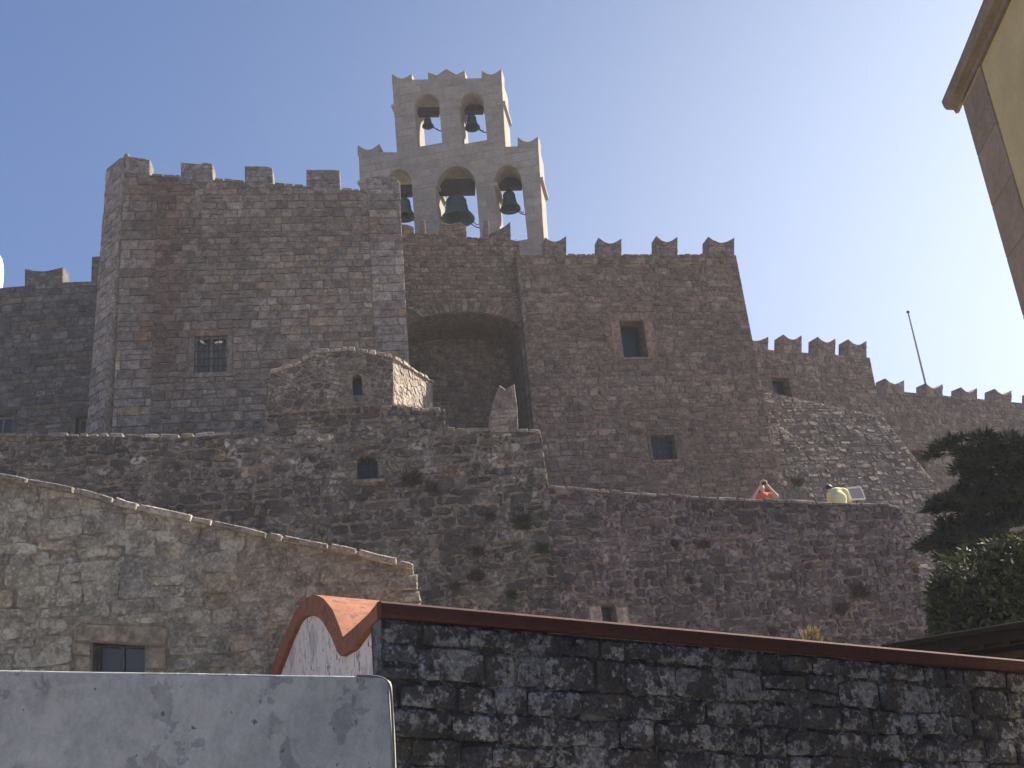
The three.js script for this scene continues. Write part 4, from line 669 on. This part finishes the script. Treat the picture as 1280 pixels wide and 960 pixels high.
const leafMat = new THREE.MeshPhysicalMaterial({ vertexColors: true, roughness: 0.75, side: THREE.DoubleSide, transmission: 0.2, thickness: 0 });
const needleMat = std({ vertexColors: true, roughness: 0.9, side: THREE.DoubleSide });
function limb(pts, r0, r1, seg = 7) { const c = new THREE.CatmullRomCurve3(pts), g = new THREE.TubeGeometry(c, 10, 1, seg), p = g.attributes.position; for (let i = 0; i <= 10; i++) { const o = c.getPointAt(i / 10), r = lerp(r0, r1, i / 10); for (let k = 0; k <= seg; k++) { const j = i * (seg + 1) + k; p.setXYZ(j, o.x + (p.getX(j) - o.x) * r, o.y + (p.getY(j) - o.y) * r, o.z + (p.getZ(j) - o.z) * r); } } g.computeVertexNormals(); return flat(g); }
const barkMat = std({ color: rgb(0.05, 0.04, 0.033), bumpMap: bumpRough, bumpScale: 0.03 });
{
  const rnd = rng(301), D = 21.5, foot = atDepth(1262, 800, D); foot.y = groundH(foot.x, foot.z);
  const t = thing('pine_tree', 'dark pine with layered flat boughs in front of the battlemented wall', 'tree', foot);
  // boughs read off the photograph: centre, half width and height in pixels, depth offset
  const B = [[1212, 562, 44, 12, 0.2], [1262, 566, 34, 16, -0.5], [1228, 585, 40, 14, 0.5], [1275, 600, 34, 26, 0], [1240, 615, 40, 18, 0.4], [1196, 634, 34, 10, 0.7], [1262, 640, 44, 22, -0.2], [1225, 655, 48, 16, 0.5], [1186, 680, 36, 11, 0.9], [1240, 688, 60, 22, 0], [1290, 660, 40, 60, -0.6], [1215, 705, 40, 14, 0.6], [1262, 720, 50, 26, 0.2], [1300, 590, 30, 50, 0]];
  const trunk = [foot, V3(foot.x - 0.15, foot.y + 2, foot.z), atDepth(1258, 690, D), atDepth(1252, 600, D), atDepth(1240, 558, D)]; part('trunk', limb(trunk, 0.14, 0.03), barkMat, t);
  const per = 2600, clump = [];
  for (const [x, y, rx, ry, dz] of B) {
    const c = atDepth(x, y, D + dz), k = D / FOC, s0 = atDepth(1256, y + 22, D); part('limb', limb([s0, s0.clone().lerp(c, 0.5).add(V3(0, -0.1, 0)), c], 0.045, 0.012, 6), barkMat, t);
    for (let i = 0; i < 20; i++) { const q = sph(rnd).multiplyScalar(0.3 + 0.85 * Math.sqrt(rnd())); clump.push(c.clone().add(V3(q.x * rx * k, q.y * ry * k, q.z * rx * k * 0.8))); }
  }
  part('crown', leafMesh(clump.length * 90, i => { const c = clump[(i / 90) | 0], d = sph(rnd); d.y = Math.abs(d.y) * 0.8 - 0.15; const k = 0.6 + 0.7 * rnd(); return { p: c.clone().addScaledVector(d, 0.13 * rnd()), dir: d, l: 0.12 + 0.16 * rnd(), w: 0.012 + 0.014 * rnd(), c: rnd() < 0.14 ? [0.075 * k, 0.06 * k, 0.03 * k] : [0.036 * k, 0.046 * k, 0.024 * k] }; }, rnd), needleMat, t);
}
{
  const rnd = rng(302), D = 17, foot = atDepth(1235, 800, D); foot.y = groundH(foot.x, foot.z);
  const t = thing('leafy_bush', 'rounded dark leafy bush with sunlit leaf tips below the pine', 'bush', foot);
  const B = [[1225, 750, 52, 50], [1270, 730, 46, 50], [1200, 775, 34, 40], [1262, 692, 26, 16], [1280, 770, 50, 60], [1232, 790, 60, 40], [1182, 760, 16, 40], [1300, 700, 30, 30]], k = D / FOC;
  part('stem', limb([foot, V3(foot.x, foot.y + 1, foot.z), atDepth(1240, 760, D)], 0.09, 0.04), barkMat, t); part('stem', limb([foot, V3(foot.x + 0.2, foot.y + 1, foot.z + 0.1), atDepth(1272, 730, D)], 0.07, 0.03), barkMat, t);
  const L = []; for (const [x, y, rx, ry] of B) { const c = atDepth(x, y, D); for (let i = 0; i < rx * ry * 1.1; i++) { const q = sph(rnd), bump = 0.72 + 0.5 * sm(q.x * 2.2 + x, q.y * 2.2 + q.z * 2.2, 9); q.multiplyScalar(bump * (0.7 + 0.42 * rnd())); L.push([c.clone().add(V3(q.x * rx * k, q.y * ry * k, q.z * rx * k)), q]); } }
  part('crown', leafMesh(L.length, i => { const [p, q] = L[i], d = q.clone().multiplyScalar(0.8).add(sph(rnd)), kk = 0.7 + 0.6 * rnd(); return { p, dir: d, l: 0.1 + 0.08 * rnd(), w: 0.022 + 0.018 * rnd(), c: rnd() < 0.16 ? [0.13 * kk, 0.125 * kk, 0.04 * kk] : [0.045 * kk, 0.062 * kk, 0.025 * kk] }; }, rnd), leafMat, t);
}
// tufts rooted in the joints of the walls
const tuftMat = std({ vertexColors: true, side: THREE.DoubleSide });
function tuft(pl, px, py, rpx, N, col, label, group, seed, up = 0.5) {
  const rnd = rng(seed), q = pl.uv(px, py), p = pl.at(q[0], q[1], 0.02), k = project(p)[2] / FOC, r = rpx * k, t = thing('wall_plant', label, 'plant', p.clone(), group);
  part('leaves', leafMesh(N, () => { const d = sph(rnd); d.addScaledVector(pl.N, 0.8); d.y += up; d.normalize(); const c = 0.6 + 0.8 * rnd(); return { p: p.clone().addScaledVector(pl.U, (rnd() - 0.5) * r * 0.9).addScaledVector(pl.V, (rnd() - 0.5) * r * 0.7), dir: d, l: r * (0.3 + 0.7 * rnd()), w: r * 0.035 + 0.004, c: col.map(v => v * c) }; }, rnd), tuftMat, t);
  const root = p.clone().addScaledVector(pl.N, -0.06); part('root', flat(bar(root, p.clone().addScaledVector(pl.N, 0.05), 0.02, 0.012, 5)), barkMat, t);
}
const dry = [0.10, 0.075, 0.055], grn = [0.06, 0.065, 0.035];
[[516, 602, 17, dry, 'large withered brown plant on the bastion beside the arched niche'], [540, 612, 12, dry, 'smaller withered plant between the niche plant and the parapet end'], [598, 692, 11, [0.085, 0.06, 0.055], 'withered plant on the bastion above the orange roof'], [612, 648, 10, dry, 'withered tuft on the bastion under the broken merlon'], [568, 735, 10, dry, 'lowest withered tuft on the bastion, just above the long wall coping'], [596, 722, 13, [0.085, 0.06, 0.055], 'bushy withered plant on the bastion above the lowest tuft']].forEach(([x, y, r, c, l], i) => tuft(mp, x, y, r, 240, c, l, 'plants on the bastion', 320 + i));
[[652, 655, 17, 'large dull green plant on the bastion beside the terrace wall'], [678, 688, 12, 'green plant at the joint of bastion and terrace wall'], [640, 745, 10, 'small green plant low on the bastion near the terrace window']].forEach(([x, y, r, l], i) => tuft(mp, x, y, r, 260, grn, l, 'plants on the bastion', 330 + i));
[[880, 682, 9, 'small green tuft on the terrace wall below its coping'], [842, 681, 8, 'small withered tuft beside the green tuft below the terrace coping'], [1072, 742, 16, 'largest green plant on the terrace wall near its sloping end'], [1050, 762, 12, 'withered plant beside the largest terrace wall plant'], [860, 727, 8, 'green tuft in the middle of the terrace wall'], [965, 790, 9, 'withered tuft on the terrace wall just above the long wall coping']].forEach(([x, y, r, l], i) => tuft(ep, x, y, r, 220, i % 2 ? dry : grn, l, 'plants on the terrace wall', 340 + i));
tuft(dw.shift(-0.35), 1013, 806, 22, 260, [0.55, 0.45, 0.28], 'sunlit dry grass tuft standing behind the long wall coping', null, 350, 1.6);
tuft(ep, 1142, 708, 8, 120, [0.3, 0.24, 0.14], 'pale dry grass tuft on the sloping end of the terrace wall', null, 351, 0.8);
tuft(sp, 996, 606, 12, 160, [0.10, 0.11, 0.05], 'small green plant at the foot of the buttress beside the keep', null, 352, 0.9);

// ------------------------------------------------------------ people on the terrace
function blob(bones, cell, k = 0.035) {                     // smooth union of tapered capsules -> one mesh. bone: [a, b, ra, rb]
  const bb = new THREE.Box3(); for (const [a, b, r0, r1] of bones) { const r = Math.max(r0, r1) + 0.06; bb.expandByPoint(a.clone().addScalar(r)).expandByPoint(a.clone().addScalar(-r)).expandByPoint(b.clone().addScalar(r)).expandByPoint(b.clone().addScalar(-r)); }
  const c = bb.getCenter(V3()), half = Math.max(...bb.getSize(V3()).toArray()) / 2 * 1.06, res = Math.min(150, Math.ceil(2 * half / cell)), mc = new MarchingCubes(res, M.white, false, false, 120000); mc.isolation = 0;
  const F = mc.field, hs = res / 2, p = V3(), ab = V3(), ap = V3(); F.fill(-1);
  const pre = bones.map(([a, b, r0, r1]) => { const d = b.clone().sub(a); return { a, d, l2: d.lengthSq() || 1e-9, r0, r1, lo: a.clone().min(b).addScalar(-Math.max(r0, r1) - 0.12), hi: a.clone().max(b).addScalar(Math.max(r0, r1) + 0.12) }; });
  for (let z = 0; z < res; z++) for (let y = 0; y < res; y++) for (let x = 0; x < res; x++) {
    p.set((x - hs) / hs * half + c.x, (y - hs) / hs * half + c.y, (z - hs) / hs * half + c.z); let s = 1;
    for (const e of pre) { if (p.x < e.lo.x || p.y < e.lo.y || p.z < e.lo.z || p.x > e.hi.x || p.y > e.hi.y || p.z > e.hi.z) continue; ap.copy(p).sub(e.a); const t = clamp(ap.dot(e.d) / e.l2, 0, 1), d = ap.addScaledVector(e.d, -t).length() - lerp(e.r0, e.r1, t), h = clamp(0.5 + 0.5 * (s - d) / k, 0, 1); s = lerp(s, d, h) - k * h * (1 - h); }
    F[x + y * res + z * res * res] = -s;
  }
  mc.update(); const n = mc.count, P = new Float32Array(n * 3), Nn = new Float32Array(n * 3);
  for (let i = 0; i < n; i++) for (let j = 0; j < 3; j++) { P[i * 3 + j] = mc.positionArray[i * 3 + j] * half + c.getComponent(j); Nn[i * 3 + j] = mc.normalArray[i * 3 + j]; }
  const g = new THREE.BufferGeometry(); g.setAttribute('position', new THREE.BufferAttribute(P, 3)); g.setAttribute('normal', new THREE.BufferAttribute(Nn, 3)); return flat(g);
}
const skin = std({ color: rgb(0.58, 0.36, 0.28), roughness: 0.6 });
function hand(w, dir, side, palmN) {                        // wrist, pointing direction, thumb side, palm normal -> finger bones
  const d = dir.clone().normalize(), s = side.clone().normalize(), n = palmN.clone().normalize(), o = [[w, w.clone().addScaledVector(d, 0.075), 0.026, 0.034]];
  [0.07, 0.078, 0.072, 0.056].forEach((l, i) => { const r = w.clone().addScaledVector(d, 0.08).addScaledVector(s, (1.5 - i) * 0.02), m = r.clone().addScaledVector(d, l * 0.55).addScaledVector(n, l * 0.2), e = m.clone().addScaledVector(d, l * 0.2).addScaledVector(n, l * 0.5); o.push([r, m, 0.0095, 0.009], [m, e, 0.009, 0.008]); });
  const r = w.clone().addScaledVector(d, 0.025).addScaledVector(s, 0.026), m = r.clone().addScaledVector(d, 0.03).addScaledVector(s, 0.03), e = m.clone().addScaledVector(d, 0.03).addScaledVector(n, 0.012); o.push([r, m, 0.012, 0.011], [m, e, 0.0105, 0.009]); return o;
}
function person(px, py, back, turn, label, build) {
  const bq = ep.shift(-0.75 - back), q = bq.uv(px, py), f = bq.at(q[0], q[1]); f.y = terraceY; const t = thing('person', label, 'person', f);
  const m = new THREE.Matrix4().makeRotationY(turn).setPosition(f), add = (name, geo, mat) => part(name, geo.applyMatrix4(m), mat, t); build(add); return t;
}
person(955, 627, 0.26, 0.1, 'person in an orange top raising both hands to a camera at the parapet', add => {
  const sh = s => V3(0.17 * s, 1.25, 0), el = s => V3(0.34 * s, 1.17, 0.14), wr = s => V3(0.09 * s, 1.49, 0.2);
  const legs = [-1, 1].flatMap(s => [[V3(0.09 * s, 0.86, 0), V3(0.1 * s, 0.46, 0.02), 0.085, 0.058], [V3(0.1 * s, 0.46, 0.02), V3(0.1 * s, 0.08, -0.02), 0.056, 0.038], [V3(0.1 * s, 0.04, -0.03), V3(0.11 * s, 0.035, 0.14), 0.04, 0.032]]);
  const torso = [[V3(0, 0.88, 0), V3(0, 1.02, 0), 0.145, 0.125], [V3(0, 1.02, 0), V3(0, 1.19, 0), 0.125, 0.135], [V3(-0.13, 1.225, 0), V3(0.13, 1.225, 0), 0.07, 0.07]];
  const arms = [-1, 1].flatMap(s => [[sh(s), el(s), 0.054, 0.046], [el(s), wr(s), 0.047, 0.034]]);
  const head = [[V3(0, 1.22, 0), V3(0, 1.37, 0.01), 0.055, 0.05], [V3(0, 1.46, 0.0), V3(0, 1.51, -0.01), 0.078, 0.082], [V3(0, 1.40, 0.035), V3(0, 1.44, 0.03), 0.05, 0.06], [V3(0, 1.45, 0.08), V3(0, 1.43, 0.1), 0.012, 0.013]];
  add('body', blob([...legs, ...torso, ...arms, ...head], 0.02), skin);
  add('hands', blob([-1, 1].flatMap(s => hand(wr(s), V3(-0.25 * s, 0.9, 0.2), V3(-s, -0.25, 0.1), V3(-0.8 * s, 0.1, 0.4))), 0.005, 0.008), skin);
  add('top', blob([...torso.map(([a, b, r, q]) => [a, b, r + 0.018, q + 0.018]), ...[-1, 1].map(s => [sh(s), sh(s).lerp(el(s), 0.35), 0.074, 0.066])], 0.018), std({ color: rgb(0.56, 0.16, 0.08) }));
  add('trousers', blob(legs.filter((_, i) => i % 3 < 2).map(([a, b, r, q]) => [a, b, r + 0.02, q + 0.018]).concat([[V3(0, 0.86, 0), V3(0, 0.94, 0), 0.16, 0.15]]), 0.02), std({ color: rgb(0.06, 0.07, 0.1) }));
  add('hair', blob([[V3(0, 1.49, -0.03), V3(0, 1.53, -0.02), 0.09, 0.082], [V3(0, 1.43, -0.06), V3(0, 1.35, -0.06), 0.07, 0.055]], 0.015), std({ color: rgb(0.02, 0.015, 0.012), roughness: 0.6 }));
});
{ const bq = ep.shift(-1.01), q = bq.uv(955, 627), f = bq.at(q[0], q[1]); const c = thing('camera', 'small black camera held up by the person in orange', 'camera', V3(f.x, terraceY + 1.5, f.z + 0.24)), pl = new Plane(V3(f.x + 0.02, terraceY + 1.5, f.z + 0.24), -6); part('camera_body', box(pl, -0.06, 0.06, -0.01, 0.075, -0.02, 0.02, 0.008), M.iron, c); part('lens', flat(bar(pl.at(0, 0.03, 0.02), pl.at(0, 0.03, 0.06), 0.028, 0.026, 14)), M.iron, c); }
person(1050, 630, 0.28, Math.PI - 0.35, 'dark-haired person in a pale yellow shirt bending with back to the parapet', add => {
  const legs = [-1, 1].flatMap(s => [[V3(0.1 * s, 0.84, -0.1), V3(0.11 * s, 0.45, 0.02), 0.09, 0.06], [V3(0.11 * s, 0.45, 0.02), V3(0.11 * s, 0.08, -0.04), 0.058, 0.04], [V3(0.11 * s, 0.04, -0.05), V3(0.12 * s, 0.035, 0.13), 0.042, 0.033]]);
  const torso = [[V3(0, 0.9, -0.08), V3(0, 1.12, -0.03), 0.16, 0.17], [V3(0, 1.12, -0.03), V3(0.03, 1.28, 0.08), 0.17, 0.155], [V3(-0.15, 1.3, 0.1), V3(0.19, 1.29, 0.1), 0.1, 0.1]];
  const sh = s => V3(0.02 + 0.21 * s, 1.27, 0.13), el = s => V3(0.02 + 0.27 * s, 1.02, 0.24), wr = s => V3(0.02 + 0.12 * s, 0.98, 0.46);
  const arms = [-1, 1].flatMap(s => [[sh(s), el(s), 0.056, 0.045], [el(s), wr(s), 0.044, 0.03]]);
  const hc = V3(0.2, 1.45, 0.13), head = [[V3(0.05, 1.3, 0.12), hc, 0.06, 0.055], [hc, hc.clone().add(V3(0.02, 0.04, 0.05)), 0.085, 0.085], [hc.clone().add(V3(0.03, -0.05, 0.09)), hc.clone().add(V3(0.03, -0.02, 0.08)), 0.05, 0.055]];
  add('body', blob([...legs, ...torso, ...arms, ...head], 0.02), skin);
  add('hands', blob([-1, 1].flatMap(s => hand(wr(s), V3(-0.2 * s, -0.1, 0.9), V3(-s, 0.2, 0), V3(0, -1, 0))), 0.005, 0.008), skin);
  add('shirt', blob([...torso.map(([a, b, r, q]) => [a, b, r + 0.025, q + 0.025]), ...[-1, 1].map(s => [sh(s), sh(s).lerp(el(s), 0.7), 0.085, 0.075])], 0.018, 0.06), std({ color: rgb(0.72, 0.70, 0.36) }));
  add('trousers', blob(legs.filter((_, i) => i % 3 < 2).map(([a, b, r, q]) => [a, b, r + 0.02, q + 0.018]).concat([[V3(0, 0.84, -0.1), V3(0, 0.92, -0.08), 0.17, 0.17]]), 0.02), std({ color: rgb(0.08, 0.08, 0.09) }));
  add('hair', blob([[hc.clone().add(V3(0, 0.03, 0)), hc.clone().add(V3(0.02, 0.07, 0.04)), 0.092, 0.085]], 0.015), std({ color: rgb(0.015, 0.012, 0.01), roughness: 0.6 }));
});
{ // framed board behind the parapet
  const bq = ep.shift(-1.35), q = bq.uv(1073, 631), f = bq.at(q[0], q[1]); f.y = terraceY; const t = thing('framed_board', 'pale framed board on a post beside the person in yellow', 'board', f);
  const pl = new Plane(V3(f.x, terraceY + 1.34, f.z), 6, 22); const e = 0.045;
  part('panel', box(pl, -0.19, 0.19, -0.2, 0.2, -0.02, 0, 0.003), std({ color: rgb(0.36, 0.30, 0.27), roughness: 0.6 }), t);
  part('frame', mergeGeometries([box(pl, -0.22, -0.18, -0.22, 0.22, -0.03, 0.015, 0.004), box(pl, 0.18, 0.22, -0.22, 0.22, -0.03, 0.015, 0.004), box(pl, -0.18, 0.18, 0.17, 0.22, -0.03, 0.015, 0.004), box(pl, -0.18, 0.18, -0.22, -0.18, -0.03, 0.015, 0.004)]), std({ color: rgb(0.75, 0.70, 0.67), roughness: 0.6 }), t);
  part('post', flat(bar(V3(f.x, terraceY, f.z - 0.08), V3(f.x, terraceY + 1.28, f.z - 0.06), 0.03, 0.03, 8)), M.iron, t);
}
// thin fog added to mimic veiling glare in the lens and lift the shadows
scene.fog = new THREE.FogExp2(new THREE.Color().setRGB(0.75, 0.80, 0.88), 0.0014);
scene.traverse(o => { if (o.isMesh) { o.castShadow = true; o.receiveShadow = true; } });
renderer.render(scene, camera);
